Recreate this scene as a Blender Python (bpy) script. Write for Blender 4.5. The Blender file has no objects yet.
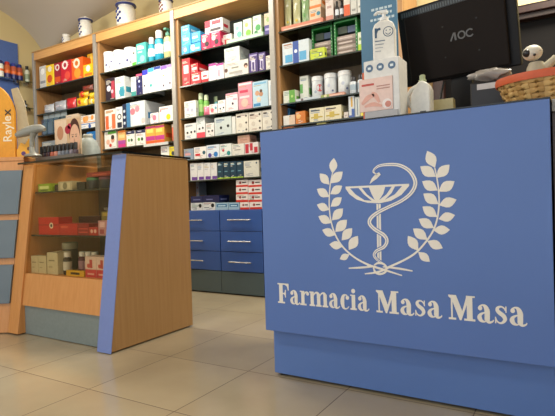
import bpy, bmesh, math, random
from mathutils import Vector, Matrix
random.seed(7)
C = bpy.context.scene.collection
PI = math.pi

PRODUCTS = [
  ('box', -4.8798, -4.7712, 3.2, 2.035, 2.266, 0.14, '#cfcfc8', 'c:.5,.75,.3,#f2f2ee r:.1,.2,.9,.32,#8a8f94', "silver grey carton leftmost on the left bay's top shelf", 'cartons on the left bay top shelf', None),
  ('box', -4.7688, -4.6302, 3.2, 2.035, 2.258, 0.14, '#f2c61e', 'c:.45,.35,.3,#c8541c c:.5,.8,.22,#efe6c4 r:.88,0,1,1,#f7e23a', "yellow carton with orange fruit spots on the left bay's top shelf", 'cartons on the left bay top shelf', None),
  ('box', -4.6278, -4.5162, 3.2, 2.035, 2.257, 0.14, '#9c1f2c', 'c:.5,.78,.3,#efe3d8 c:.5,.78,.17,#b03040 r:.1,.1,.9,.35,#d8541c', "dark maroon carton with white round emblem on the left bay's top shelf", 'cartons on the left bay top shelf', None),
  ('box', -4.5138, -4.3432, 3.2, 2.035, 2.257, 0.14, '#c9202c', 'c:.4,.8,.28,#f3ece4 c:.4,.8,.14,#b03040 c:.6,.3,.25,#e2503c', "red carton with white round emblem on the left bay's top shelf", 'cartons on the left bay top shelf', None),
  ('box', -4.3418, -4.1622, 3.2, 2.035, 2.251, 0.09, '#e8621e', 'c:.45,.76,.28,#efe6d0 c:.45,.76,.14,#d0701c c:.5,.3,.28,#f09a30', "orange carton with pale round emblem on the left bay's top shelf", 'cartons on the left bay top shelf', None),
  ('box', -4.1588, -4.0162, 3.2, 2.035, 2.159, 0.09, '#f4c019', 'c:.5,.68,.22,#fff7e0 r:.1,.1,.9,.3,#e0761e', "low yellow carton with white flower emblem on the left bay's top shelf", 'cartons on the left bay top shelf', None),
  ('box', -4.2228, -4.1382, 3.3, 2.035, 2.303, 0.1, '#f2b820', 'r:.6,0,.8,1,#f7df6a', "tall narrow yellow carton behind low yellow carton on the left bay's top shelf", 'cartons on the left bay top shelf', None),
  ('box', -4.0068, -3.9602, 3.2, 2.035, 2.246, 0.14, '#e9dcae', 'r:.55,0,.95,1,#f2c21e', "thin cream carton at right end on the left bay's top shelf", 'cartons on the left bay top shelf', None),
  ('bag', -4.8678, -4.6952, 3.2, 1.757, 1.857, 0.14, '#b9bdc2', 'r:.2,.3,.8,.5,#e4e4e4', "crumpled silver foil bag, left of two, on the left bay's second shelf", 'sweet bags on the left bay second shelf', None),
  ('bag', -4.6838, -4.4932, 3.2, 1.757, 1.868, 0.14, '#a9adb4', 'r:.2,.4,.8,.6,#d9c8cc', "crumpled silver foil bag beside red bag on the left bay's second shelf", 'sweet bags on the left bay second shelf', None),
  ('bag', -4.4858, -4.3312, 3.2, 1.757, 1.875, 0.14, '#c6242c', '', "crumpled red sweet bag on the left bay's second shelf", 'sweet bags on the left bay second shelf', None),
  ('bag', -4.3218, -4.1522, 3.2, 1.757, 1.856, 0.14, '#eec01c', 'c:.4,.5,.2,#d23a22', "lower left yellow crisp bag on the left bay's second shelf", 'sweet bags on the left bay second shelf', None),
  ('bag', -4.1458, -3.9842, 3.2, 1.757, 1.828, 0.14, '#f1c822', 'c:.5,.5,.2,#e8e0b0', "lower right yellow crisp bag on the left bay's second shelf", 'sweet bags on the left bay second shelf', None),
  ('bag', -4.2858, -4.1332, 3.2, 1.856, 1.908, 0.14, '#e9b41a', 'c:.5,.5,.25,#d23a22', "upper yellow crisp bag with red emblem on the left bay's second shelf", 'sweet bags on the left bay second shelf', None),
  ('bag', -4.1268, -3.9842, 3.2, 1.828, 1.886, 0.14, '#f3cf30', '', "upper right yellow crisp bag on the left bay's second shelf", 'sweet bags on the left bay second shelf', None),
  ('bag', -4.2278, -4.0612, 3.2, 1.908, 1.968, 0.14, '#7a3a2a', 'r:.2,.4,.7,.6,#b0302c', "brown bag topping the yellow pile on the left bay's second shelf", 'sweet bags on the left bay second shelf', None),
  ('blister', -4.88, -4.7922, 3.2, 1.53, 1.745, 0.03, '#cfd6d6', '', "leftmost clear blister pack on the left bay's third shelf", 'blister packs on the left bay third shelf', None),
  ('blister', -4.7838, -4.6882, 3.2, 1.53, 1.745, 0.03, '#cfd6d6', '', "second clear blister pack on the left bay's third shelf", 'blister packs on the left bay third shelf', None),
  ('blister', -4.6808, -4.5862, 3.2, 1.53, 1.745, 0.03, '#cfd6d6', '', "third clear blister pack on the left bay's third shelf", 'blister packs on the left bay third shelf', None),
  ('blister', -4.5788, -4.4852, 3.2, 1.53, 1.745, 0.03, '#cfd6d6', '', "rightmost clear blister pack on the left bay's third shelf", 'blister packs on the left bay third shelf', None),
  ('box', -4.4608, -4.2712, 3.2, 1.53, 1.696, 0.1, '#d9c3a8', '', "pale tan carton behind the portrait card on the left bay's third shelf", None, None),
  ('box', -4.2688, -3.9842, 3.2, 1.53, 1.587, 0.14, '#eceae6', 'r:0,.72,1,.86,#2d6cb8 c:.62,.35,.09,#2457a8 r:.1,.3,.4,.42,#9bb4d8', "wide white carton with blue stripe on the left bay's third shelf", None, None),
  ('box', -4.2648, -3.9812, 3.2, 1.587, 1.659, 0.14, '#efece6', 'c:.35,.5,.1,#e69a4a c:.45,.55,.1,#e8a45a c:.75,.62,.08,#e69a4a r:0,0,1,.1,#d9852c', "white carton with orange swirls stacked on the left bay's third shelf", None, None),
  ('box', -4.88, -4.6432, 3.2, 1.3, 1.46, 0.14, '#8e9698', 'r:.05,.3,.95,.6,#c5cbcc', "low silver tray of packs on the left bay's fourth shelf", None, None),
  ('box', -4.1408, -3.9852, 3.2, 1.3, 1.492, 0.14, '#1e6fb4', 'c:.5,.5,.2,#8cc0e0', "blue carton with pale mark on the left bay's fourth shelf", None, None),
  ('tub', -3.8968, -3.7702, 3.2, 2.035, 2.242, 0.11, '#f4f3f1', 'spots', "white lidded tub with blue spots, leftmost, on the second bay's top shelf", 'tubs on the second bay top shelf', None),
  ('tub', -3.7618, -3.6282, 3.2, 2.035, 2.233, 0.11, '#f2f1ef', 'spot1', "white lidded tub second from left on the second bay's top shelf", 'tubs on the second bay top shelf', None),
  ('tub', -3.6178, -3.4722, 3.2, 2.035, 2.23, 0.12, '#f5f4f2', 'spots', "taller white lidded tub, rightmost, on the second bay's top shelf", 'tubs on the second bay top shelf', None),
  ('box', -3.4668, -3.4152, 3.2, 2.035, 2.198, 0.14, '#f2f2ee', 'r:0,0,1,.2,#57b53a c:.5,.7,.2,#444', "narrow white carton with green foot on the second bay's top shelf", None, None),
  ('box', -3.4078, -3.2862, 3.2, 2.035, 2.225, 0.14, '#4fb3ad', 'r:.15,.7,.8,.8,#d8f0ee r:.15,.55,.6,.62,#d8f0ee c:.6,.25,.25,#8fd4d0', "teal carton with white lettering on the second bay's top shelf", None, None),
  ('bottle', -3.2758, -3.2102, 3.2, 2.035, 2.259, 0.06, '#2aa6c0', '#dff0f4', "shorter blue bottle with white cap on the second bay's top shelf", 'bottles on the second bay top shelf', '#f0f0ee'),
  ('bottle', -3.2018, -3.1092, 3.2, 2.035, 2.306, 0.08, '#1fa0c2', '#dff0f4', "taller blue bottle with white cap on the second bay's top shelf", 'bottles on the second bay top shelf', '#f0f0ee'),
  ('bottle', -3.0898, -3.0032, 3.2, 2.035, 2.301, 0.07, '#c9c58a', '#ecece0', "pale green bottle with teal pump, left on the second bay's top shelf", 'bottles on the second bay top shelf', '#5a9a84'),
  ('bottle', -2.9968, -2.945, 3.2, 2.035, 2.307, 0.06, '#cbc78e', '#ecece0', "pale green bottle with teal pump, right on the second bay's top shelf", 'bottles on the second bay top shelf', '#5a9a84'),
  ('box', -3.8408, -3.7112, 3.2, 1.757, 1.974, 0.14, '#2b1f2c', 'c:.35,.55,.22,#e9e2ea r:.62,.1,.98,.85,#b43c50 c:.7,.4,.14,#d8b8c8', "black carton with white and red panels on the second bay's second shelf", 'cartons on the second bay second shelf', None),
  ('box', -3.7058, -3.5792, 3.2, 1.757, 1.965, 0.12, '#e8ecea', 'c:.7,.3,.3,#3b98b0 r:.5,.1,.95,.55,#57a8b8', "white carton with teal wave on the second bay's second shelf", 'cartons on the second bay second shelf', None),
  ('box', -3.5978, -3.5192, 3.35, 1.757, 1.937, 0.14, '#a9b4b2', 'r:.1,.2,.5,.8,#d8dedc', "silver grey carton on the second bay's second shelf", 'cartons on the second bay second shelf', None),
  ('box', -3.4918, -3.4282, 3.2, 1.757, 1.934, 0.14, '#f0f0ec', 'r:0,0,1,.25,#3a9a94', "white carton with teal foot on the second bay's second shelf", 'cartons on the second bay second shelf', None),
  ('box', -3.4228, -3.3462, 3.2, 1.757, 1.951, 0.14, '#1d1f5c', 'r:0,.9,1,1,#e0567c c:.5,.65,.16,#cdd4ee c:.5,.4,.12,#8892d0', "navy carton with pink top edge on the second bay's second shelf", 'cartons on the second bay second shelf', None),
  ('box', -3.3408, -3.2732, 3.2, 1.757, 1.973, 0.14, '#f1f1f1', 'r:0,.8,1,1,#2b35c8 c:.35,.35,.14,#3c2f4a', "white carton with blue top and spot on the second bay's second shelf", 'cartons on the second bay second shelf', None),
  ('box', -3.2688, -3.1982, 3.2, 1.757, 1.979, 0.14, '#f3f3f3', 'r:0,.84,1,1,#3ba7d8 c:.45,.3,.2,#28a8a8', "white carton with turquoise top and spot on the second bay's second shelf", 'cartons on the second bay second shelf', None),
  ('box', -3.1938, -3.1172, 3.2, 1.757, 1.981, 0.14, '#f2f2f4', 'r:0,.88,1,1,#1c3f9c c:.45,.5,.13,#c9c0d8', "white carton with navy top edge on the second bay's second shelf", 'cartons on the second bay second shelf', None),
  ('box', -3.1128, -3.0382, 3.2, 1.757, 1.975, 0.14, '#f3f1f4', 'r:0,.85,1,1,#8a5fc0 c:.4,.2,.13,#3c2448 c:.4,.6,.12,#c9a64a', "white carton with purple top, left on the second bay's second shelf", 'cartons on the second bay second shelf', None),
  ('box', -3.0338, -2.9562, 3.2, 1.757, 1.974, 0.14, '#f3f1f4', 'r:0,.88,1,1,#a486cc c:.35,.25,.13,#3c2448 c:.8,.4,.12,#b08a3a', "white carton with purple top, right on the second bay's second shelf", 'cartons on the second bay second shelf', None),
  ('box', -3.8638, -3.7162, 3.2, 1.478, 1.677, 0.14, '#eee9e2', 'r:.05,.05,.35,.7,#e8683a r:.65,.05,.98,.75,#ea7548 r:.1,.85,.8,.95,#c8a080', "white carton with orange blocks on the second bay's third shelf", 'cartons on the second bay third shelf', None),
  ('box', -3.7108, -3.6222, 3.2, 1.478, 1.684, 0.14, '#efeeea', 'c:.55,.55,.32,#232a38 c:.55,.55,.2,#efeeea r:.2,.05,.9,.3,#262c3c', "white carton with dark ringed face on the second bay's third shelf", 'cartons on the second bay third shelf', None),
  ('box', -3.6168, -3.5702, 3.2, 1.478, 1.701, 0.14, '#18294a', 'c:.5,.2,.3,#c8d4e0 c:.5,.45,.3,#c8d4e0 c:.5,.7,.3,#c8d4e0', "narrow navy carton with white circles on the second bay's third shelf", 'cartons on the second bay third shelf', None),
  ('box', -3.5658, -3.3242, 3.2, 1.478, 1.704, 0.26, '#dfe4e6', 'r:0,0,.22,1,#3f7fae c:.35,.62,.13,#d97f8c c:.6,.7,.12,#e0909c r:.35,.05,.8,.5,#f2f2f0 c:.9,.2,.1,#e3c8c4', "large pale carton with pink figure picture on the second bay's third shelf", 'cartons on the second bay third shelf', None),
  ('box', -3.2568, -3.1572, 3.2, 1.478, 1.573, 0.12, '#f0e9ea', 'c:.5,.55,.24,#e08098', "small white carton with pink flower on the second bay's third shelf", 'cartons on the second bay third shelf', None),
  ('box', -3.1468, -2.9652, 3.2, 1.478, 1.616, 0.14, '#efeee8', 'c:.6,.3,.14,#ecd31c r:.05,.8,.6,.88,#d8b0b4 c:.1,.75,.05,#e07080', "wide white carton with yellow dot on the second bay's third shelf", 'cartons on the second bay third shelf', None),
  ('box', -3.8798, -3.7152, 3.2, 1.3, 1.466, 0.14, '#ecebe2', 'r:.3,.85,1,1,#5aa63c c:.7,.5,.16,#d8a088 c:.7,.65,.14,#3a2a24 c:.3,.4,.15,#e8b8a0 c:.5,.2,.1,#d04030', "white carton with green top and faces on the second bay's fourth shelf", 'cartons on the second bay fourth shelf', None),
  ('box', -3.6908, -3.5892, 3.2, 1.3, 1.46, 0.14, '#e8b06a', 'r:0,0,1,.2,#d83a8a r:0,.2,1,.42,#b04aa0 r:.1,.55,.9,.75,#f0d090 r:0,.88,1,1,#e07a2a', "narrow carton graded orange to magenta on the second bay's fourth shelf", 'cartons on the second bay fourth shelf', None),
  ('box', -3.5758, -3.4692, 3.2, 1.3, 1.443, 0.14, '#f0efe8', 'r:0,.8,1,1,#1d2350 c:.3,.4,.13,#6aa84a c:.65,.4,.13,#3a5a3a r:.2,.9,.6,.95,#d0d0e0', "white carton with navy top, left on the second bay's fourth shelf", 'cartons on the second bay fourth shelf', None),
  ('box', -3.4488, -3.3292, 3.2, 1.3, 1.439, 0.14, '#f0efe8', 'r:0,.8,1,1,#1d2350 c:.3,.4,.13,#6aa84a c:.65,.4,.13,#3a5a3a r:.2,.9,.6,.95,#d0d0e0', "white carton with navy top, right on the second bay's fourth shelf", 'cartons on the second bay fourth shelf', None),
  ('box', -3.3208, -3.2082, 3.2, 1.3, 1.466, 0.14, '#ecae4c', 'r:0,0,1,.16,#e0602c r:0,.18,1,.42,#c03a8c r:.1,.6,.8,.8,#f4dc70 r:0,.85,1,.95,#d83a8a', "yellow, orange and magenta carton, left on the second bay's fourth shelf", 'cartons on the second bay fourth shelf', None),
  ('box', -3.2028, -3.0932, 3.2, 1.3, 1.462, 0.14, '#ecae4c', 'r:0,0,1,.16,#e0602c r:0,.18,1,.42,#c03a8c r:.1,.6,.8,.8,#f4dc70 r:0,.85,1,.95,#d83a8a', "yellow, orange and magenta carton, right on the second bay's fourth shelf", 'cartons on the second bay fourth shelf', None),
  ('tub', -3.0288, -2.945, 3.2, 1.3, 1.454, 0.1, '#d9694a', '', "orange red round tub on the second bay's fourth shelf", None, '#c8b8a8'),
  ('box', -3.1398, -3.0442, 3.2, 1.125, 1.267, 0.14, '#efefe9', 'r:.1,.6,.8,.7,#b0b0b8', "low white carton on the second bay's fifth shelf", None, None),
  ('box', -3.0388, -2.945, 3.2, 1.125, 1.253, 0.14, '#e6d62a', 'c:.45,.55,.2,#38404a r:.1,.1,.7,.2,#5a5a30', "yellow carton with dark print on the second bay's fifth shelf", None, None),
  ('box', -2.8598, -2.7752, 3.2, 2.025, 2.101, 0.14, '#2f9fd6', 'c:.5,.5,.2,#bfe4f4', "light blue carton lower left of the stack on the third bay's top shelf", 'light blue cartons on the third bay top shelf', None),
  ('box', -2.7698, -2.6502, 3.2, 2.025, 2.101, 0.14, '#3aa8dc', 'c:.3,.55,.2,#e0f2fa r:.5,.3,.9,.5,#bfe4f4', "light blue carton lower right of the stack on the third bay's top shelf", 'light blue cartons on the third bay top shelf', None),
  ('box', -2.8578, -2.7572, 3.2, 2.101, 2.198, 0.14, '#45acdd', 'r:.2,.4,.8,.6,#cfeaf6', "light blue carton middle left of the stack on the third bay's top shelf", 'light blue cartons on the third bay top shelf', None),
  ('box', -2.7458, -2.6492, 3.2, 2.106, 2.192, 0.14, '#2f9fd6', 'r:.1,.4,.7,.6,#cfeaf6', "light blue carton middle right of the stack on the third bay's top shelf", 'light blue cartons on the third bay top shelf', None),
  ('box', -2.8568, -2.7662, 3.2, 2.198, 2.27, 0.14, '#49b2e2', 'r:.2,.4,.8,.6,#cfeaf6', "light blue carton topmost of the stack on the third bay's top shelf", 'light blue cartons on the third bay top shelf', None),
  ('box', -2.6388, -2.5422, 3.2, 2.025, 2.153, 0.14, '#cf2257', 'c:.3,.62,.2,#f0d8d8 c:.6,.35,.22,#2a1a22 r:.1,.9,.9,.96,#f0a0b8', "crimson carton with black figure, left on the third bay's top shelf", 'crimson cartons on the third bay top shelf', None),
  ('box', -2.5378, -2.4416, 3.2, 2.025, 2.153, 0.14, '#cf2257', 'c:.3,.62,.2,#f0d8d8 c:.6,.35,.22,#2a1a22 r:.1,.9,.9,.96,#f0a0b8', "crimson carton with black figure, right on the third bay's top shelf", 'crimson cartons on the third bay top shelf', None),
  ('box', -2.5968, -2.4142, 3.2, 2.153, 2.255, 0.1, '#e9e3e3', 'r:0,.45,.3,1,#d0304a r:.4,.6,.9,.9,#d04858 r:.3,.08,.9,.3,#4a4048', "white and red carton atop crimson cartons on the third bay's top shelf", None, None),
  ('box', -2.4404, -2.3582, 3.24, 2.025, 2.123, 0.14, '#e8e0dc', 'r:.15,.2,.85,.6,#b83a40', "small white carton with red print on the third bay's top shelf", None, None),
  ('box', -2.3368, -2.2582, 3.25, 2.025, 2.2, 0.14, '#c9dcd6', 'c:.65,.45,.3,#6ab8a8 c:.4,.75,.2,#8accb8 r:.05,0,.95,.15,#4a9080', "green swirled carton leftmost of three on the third bay's top shelf", 'green patterned cartons on the third bay top shelf', None),
  ('box', -2.2448, -2.1652, 3.25, 2.025, 2.208, 0.14, '#dde8cc', 'c:.6,.4,.32,#7cb83a c:.4,.75,.2,#a8d060 r:.05,0,.95,.12,#4a8a30', "lime swirled carton middle of three on the third bay's top shelf", 'green patterned cartons on the third bay top shelf', None),
  ('box', -2.1508, -2.0732, 3.25, 2.025, 2.215, 0.14, '#cfe2cc', 'c:.6,.5,.32,#3f9a52 c:.35,.3,.22,#2f7a42 r:.05,0,.95,.12,#2a6a38', "dark green swirled carton rightmost of three on the third bay's top shelf", 'green patterned cartons on the third bay top shelf', None),
  ('tray', -2.3798, -2.0262, 3.2, 2.025, 2.06, 0.035, '#a9c9ae', 'r:.05,.3,.95,.7,#d6e8d4', "pale green card display tray on the third bay's top shelf", None, None),
  ('box', -2.0128, -1.9412, 3.2, 2.025, 2.189, 0.14, '#cdbfa6', 'r:0,0,1,.45,#4a3f86 c:.5,.7,.25,#8fae6a r:.1,.2,.9,.3,#a8a0d0', "beige carton with purple foot on the third bay's top shelf", None, None),
  ('box', -2.8608, -2.7732, 3.2, 1.757, 1.99, 0.14, '#c41a26', 'r:.2,.45,.8,.75,#f0dcdc r:.2,.2,.6,.3,#e08080', "tall red carton with white panel on the third bay's second shelf", 'red cartons on the third bay second shelf', None),
  ('box', -2.7638, -2.6572, 3.2, 1.757, 1.854, 0.14, '#c61c28', 'r:.15,.3,.85,.75,#ecd4d4 r:.25,.45,.7,.6,#c02030', "lower red carton with white panel on the third bay's second shelf", 'red cartons on the third bay second shelf', None),
  ('box', -2.7648, -2.6862, 3.2, 1.854, 1.932, 0.14, '#c01a26', 'r:.15,.3,.85,.6,#e8c8c8', "red carton with white panel, stacked left, on the third bay's second shelf", 'red cartons on the third bay second shelf', None),
  ('box', -2.6498, -2.5772, 3.2, 1.757, 1.849, 0.14, '#eee6e4', 'r:0,0,1,.3,#c4202c r:.2,.5,.8,.65,#c83a44', "white carton with red foot on the third bay's second shelf", 'red cartons on the third bay second shelf', None),
  ('box', -2.5698, -2.4962, 3.2, 1.757, 1.899, 0.14, '#eee8ee', 'r:0,.86,1,1,#a83a90 r:.2,.2,.8,.6,#d8cfdc', "white carton with magenta top, left on the third bay's second shelf", None, None),
  ('box', -2.4908, -2.4182, 3.2, 1.757, 1.888, 0.14, '#eee8ee', 'r:0,.86,1,1,#a83a90 r:.2,.2,.5,.6,#d8a0b0', "white carton with magenta top, right on the third bay's second shelf", None, None),
  ('box', -2.4078, -2.1742, 3.2, 1.757, 1.876, 0.14, '#d8d3ca', 'c:.07,.5,.07,#5a3a30 c:.9,.6,.08,#4a3028 c:.9,.5,.05,#d8a890 r:.2,.2,.75,.35,#a8a49c r:.3,.55,.6,.65,#8a8a80', "wide cream carton with pictured faces on the third bay's second shelf", None, None),
  ('box', -2.4038, -2.2542, 3.2, 1.876, 1.992, 0.14, '#d3dcda', 'r:.2,.2,.8,.4,#b8c6c6 c:.3,.6,.12,#b0c4c8', "pale grey carton stacked on wide carton on the third bay's second shelf", None, None),
  ('box', -2.1648, -2.0842, 3.2, 1.757, 1.909, 0.14, '#4c3b74', 'r:.25,.1,.35,.6,#cfc8e0 r:.6,.1,.7,.6,#cfc8e0 r:.25,.55,.7,.65,#cfc8e0 r:.1,.85,.9,.92,#a8a0c8', "purple carton with white letter shape, left on the third bay's second shelf", 'purple cartons on the third bay second shelf', None),
  ('box', -2.0768, -2.0142, 3.2, 1.757, 1.902, 0.14, '#4c3b74', 'r:.25,.1,.35,.6,#cfc8e0 r:.6,.1,.7,.6,#cfc8e0 r:.25,.55,.7,.65,#cfc8e0 r:.1,.85,.9,.92,#a8a0c8', "purple carton with white letter shape, right on the third bay's second shelf", 'purple cartons on the third bay second shelf', None),
  ('box', -2.0088, -1.9462, 3.2, 1.757, 1.866, 0.14, '#d9d2c4', 'r:.3,.3,.8,.5,#b8b0a0', "cream carton at right end on the third bay's second shelf", None, None),
  ('box', -2.8488, -2.7222, 3.2, 1.482, 1.624, 0.035, '#e9e8e4', 'c:.3,.5,.12,#c0b8cc c:.65,.45,.12,#b8bcd0', "white carton with grey leaf print on the third bay's third shelf", None, None),
  ('bottle', -2.7458, -2.6882, 3.24, 1.482, 1.689, 0.05, '#6fb04a', '#a8d080', "bright green bottle, left of pair, on the third bay's third shelf", 'small bottles on the third bay third shelf', '#d8e8c0'),
  ('bottle', -2.6838, -2.6322, 3.24, 1.482, 1.668, 0.05, '#7ab856', '#a8d080', "bright green bottle, right of pair, on the third bay's third shelf", 'small bottles on the third bay third shelf', '#d8e8c0'),
  ('bottle', -2.6518, -2.6022, 3.33, 1.482, 1.663, 0.05, '#4f9a80', '#90c8b0', "teal bottle left of its pair on the third bay's third shelf", 'small bottles on the third bay third shelf', '#a8b890'),
  ('bottle', -2.5958, -2.5572, 3.28, 1.482, 1.65, 0.04, '#5aa0a8', '#98c8d0', "teal bottle right of its pair on the third bay's third shelf", 'small bottles on the third bay third shelf', '#a8b890'),
  ('bag', -2.6488, -2.5842, 3.2, 1.482, 1.559, 0.03, '#e0708c', 'c:.5,.5,.25,#f0b0c0', "small pink pack before the green bottles on the third bay's third shelf", None, None),
  ('box', -2.5758, -2.4942, 3.2, 1.482, 1.565, 0.05, '#e8e4e4', 'c:.35,.4,.2,#d86a7a c:.8,.6,.14,#6aa0b0', "small white carton with pink spot on the third bay's third shelf", None, None),
  ('box', -2.4848, -2.4112, 3.2, 1.482, 1.586, 0.14, '#eeecea', 'c:.3,.35,.1,#30303a c:.75,.4,.1,#30303a r:.1,.75,.8,.82,#c0b8b8', "white carton with two dark dots on the third bay's third shelf", None, None),
  ('box', -2.4048, -2.2862, 3.2, 1.482, 1.63, 0.14, '#eddfe2', 'c:.58,.42,.08,#30222a r:0,.9,1,1,#d898a8 r:.6,.6,.95,.7,#e0a8b8', "pinkish white carton with one dark dot on the third bay's third shelf", None, None),
  ('box', -2.2778, -2.1452, 3.2, 1.482, 1.696, 0.2, '#d892a0', 'r:.1,.62,.7,.72,#c83a5a r:.05,.9,.95,.97,#f0d8dc c:.45,.25,.25,#e8b8a8 r:.1,.42,.8,.5,#f0d0d4', "large pink carton with crimson patch on the third bay's third shelf", None, None),
  ('box', -2.1398, -1.9992, 3.2, 1.482, 1.684, 0.2, '#b4cfdc', 'c:.3,.55,.14,#c89878 c:.55,.5,.13,#b88868 c:.55,.62,.09,#5a4030 c:.4,.3,.14,#e0c8b0 r:.05,.05,.5,.16,#3f86b8 r:.1,.88,.9,.95,#7ab0d0', "large pale blue carton with couple pictured on the third bay's third shelf", None, None),
  ('box', -1.9938, -1.9452, 3.2, 1.482, 1.676, 0.14, '#dfe2e2', 'r:.3,.2,.5,.8,#b8c4cc', "narrow white carton at right end on the third bay's third shelf", None, None),
  ('box', -2.8548, -2.7272, 3.2, 1.3, 1.433, 0.14, '#e6e6e2', 'c:.25,.42,.08,#26262c c:.58,.44,.08,#26262c c:.88,.46,.08,#26262c r:.1,.8,.7,.86,#a8a8a8', "white carton with three dark dots on the third bay's fourth shelf", None, None),
  ('box', -2.7208, -2.6302, 3.2, 1.3, 1.47, 0.14, '#dfe2e0', 'r:0,0,1,.27,#e04a5c c:.35,.45,.1,#2a2a30 c:.75,.48,.1,#2a2a30', "tall white carton with red foot on the third bay's fourth shelf", None, None),
  ('box', -2.6208, -2.5342, 3.2, 1.3, 1.413, 0.14, '#e4dfda', 'c:.35,.4,.1,#2a2a30 c:.78,.42,.1,#2a2a30 r:.1,.75,.6,.83,#c8a8a0', "low white carton with two dark dots on the third bay's fourth shelf", None, None),
  ('box', -2.5268, -2.3552, 3.2, 1.3, 1.448, 0.14, '#c5cecb', 'c:.38,.42,.07,#16181c c:.8,.48,.07,#16181c r:.1,.84,.6,.88,#7c8488', "wide grey carton with two dark flowers on the third bay's fourth shelf", None, None),
  ('box', -2.3498, -2.3152, 3.2, 1.3, 1.439, 0.14, '#dcdcd6', '', "narrow white carton between grey and cream on the third bay's fourth shelf", None, None),
  ('box', -2.3088, -2.1912, 3.2, 1.3, 1.455, 0.14, '#dcd5c6', 'c:.84,.85,.07,#3a2c28 c:.84,.5,.07,#3a2c28 c:.84,.15,.07,#3a2c28 c:.35,.4,.14,#c8beb0 r:.1,.82,.4,.9,#50443c', "cream carton with corner dots, leftmost of three, on the third bay's fourth shelf", 'cream baby cartons on the third bay fourth shelf', None),
  ('box', -2.1858, -2.0622, 3.2, 1.3, 1.452, 0.14, '#dcd5c6', 'c:.84,.85,.07,#3a2c28 c:.84,.5,.07,#3a2c28 c:.84,.15,.07,#3a2c28 c:.35,.4,.14,#c8beb0 r:.1,.82,.4,.9,#50443c', "cream carton with corner dots, middle of three, on the third bay's fourth shelf", 'cream baby cartons on the third bay fourth shelf', None),
  ('box', -2.0568, -1.9562, 3.2, 1.3, 1.452, 0.14, '#dcd5c6', 'c:.84,.85,.07,#3a2c28 c:.84,.5,.07,#3a2c28 c:.84,.15,.07,#3a2c28 c:.35,.4,.14,#c8beb0 r:.1,.82,.4,.9,#50443c', "cream carton with corner dots, rightmost of three, on the third bay's fourth shelf", 'cream baby cartons on the third bay fourth shelf', None),
  ('box', -2.8698, -2.7632, 3.2, 1.125, 1.219, 0.14, '#8a9cae', 'r:.1,.4,.7,.6,#d8a0a0', "blue grey carton on the third bay's fifth shelf", None, None),
  ('box', -2.7568, -2.6252, 3.2, 1.125, 1.225, 0.14, '#e6e2de', 'r:.1,.25,.5,.45,#c83038 c:.82,.5,.12,#2f5a68', "white carton with red and teal marks on the third bay's fifth shelf", None, None),
  ('box', -2.6198, -2.4872, 3.2, 1.125, 1.23, 0.14, '#d6dee6', 'c:.25,.2,.14,#4a3f90 c:.72,.25,.16,#2878c0 r:.1,.75,.6,.85,#8aa8c8', "white carton with blue wave on the third bay's fifth shelf", None, None),
  ('box', -2.4818, -2.3622, 3.2, 1.125, 1.227, 0.14, '#dde2dc', 'c:.75,.25,.15,#2a8a88 c:.3,.5,.1,#c04048 r:.1,.78,.6,.86,#90b0a8', "white carton with teal dot on the third bay's fifth shelf", None, None),
  ('box', -2.3568, -2.2382, 3.2, 1.125, 1.216, 0.14, '#d9d5ca', 'r:.2,.45,.7,.52,#8a8880', "plain cream carton on the third bay's fifth shelf", None, None),
  ('box', -2.2978, -2.1832, 3.2, 1.216, 1.279, 0.1, '#c59a86', 'r:.2,.4,.8,.5,#a87868', "tan carton stacked on cream carton on the third bay's fifth shelf", None, None),
  ('box', -2.2328, -2.1032, 3.2, 1.125, 1.216, 0.14, '#d8cfcc', 'r:.05,.1,.3,.9,#b82838 r:.4,.3,.6,.95,#b82838 r:.7,.1,.95,.6,#b82838', "white carton with bold red shapes on the third bay's fifth shelf", None, None),
  ('box', -2.8058, -2.7302, 3.2, 0.945, 1.092, 0.14, '#dcdbdb', 'r:.2,.02,1,.2,#6a3c94 r:.1,.6,.6,.66,#b8b8c0', "white carton with purple foot, leftmost of four, on the third bay's sixth shelf", 'purple footed cartons on the third bay sixth shelf', None),
  ('box', -2.7258, -2.6582, 3.2, 0.945, 1.089, 0.14, '#dcdbdb', 'r:.2,.02,1,.2,#6a3c94 r:.1,.6,.6,.66,#b8b8c0', "white carton with purple foot, second of four, on the third bay's sixth shelf", 'purple footed cartons on the third bay sixth shelf', None),
  ('box', -2.6538, -2.5852, 3.2, 0.945, 1.086, 0.14, '#dcdbdb', 'r:.2,.02,1,.2,#6a3c94 r:.1,.6,.6,.66,#b8b8c0', "white carton with purple foot, third of four, on the third bay's sixth shelf", 'purple footed cartons on the third bay sixth shelf', None),
  ('box', -2.5808, -2.5182, 3.2, 0.945, 1.083, 0.14, '#dcdbdb', 'r:.2,.02,1,.2,#6a3c94 r:.1,.6,.6,.66,#b8b8c0', "white carton with purple foot, rightmost of four, on the third bay's sixth shelf", 'purple footed cartons on the third bay sixth shelf', None),
  ('box', -2.5118, -2.4522, 3.2, 0.945, 1.084, 0.14, '#173a4e', 'r:0,0,1,.07,#a8c83a r:.15,.8,.7,.86,#8ab0c0 r:.15,.4,.6,.45,#6a98a8', "dark teal carton with lime foot, leftmost of four, on the third bay's sixth shelf", 'navy teal cartons on the third bay sixth shelf', None),
  ('box', -2.4478, -2.3852, 3.2, 0.945, 1.082, 0.14, '#173a4e', 'r:0,0,1,.07,#a8c83a r:.15,.8,.7,.86,#8ab0c0 r:.15,.4,.6,.45,#6a98a8', "dark teal carton with lime foot, second of four, on the third bay's sixth shelf", 'navy teal cartons on the third bay sixth shelf', None),
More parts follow.
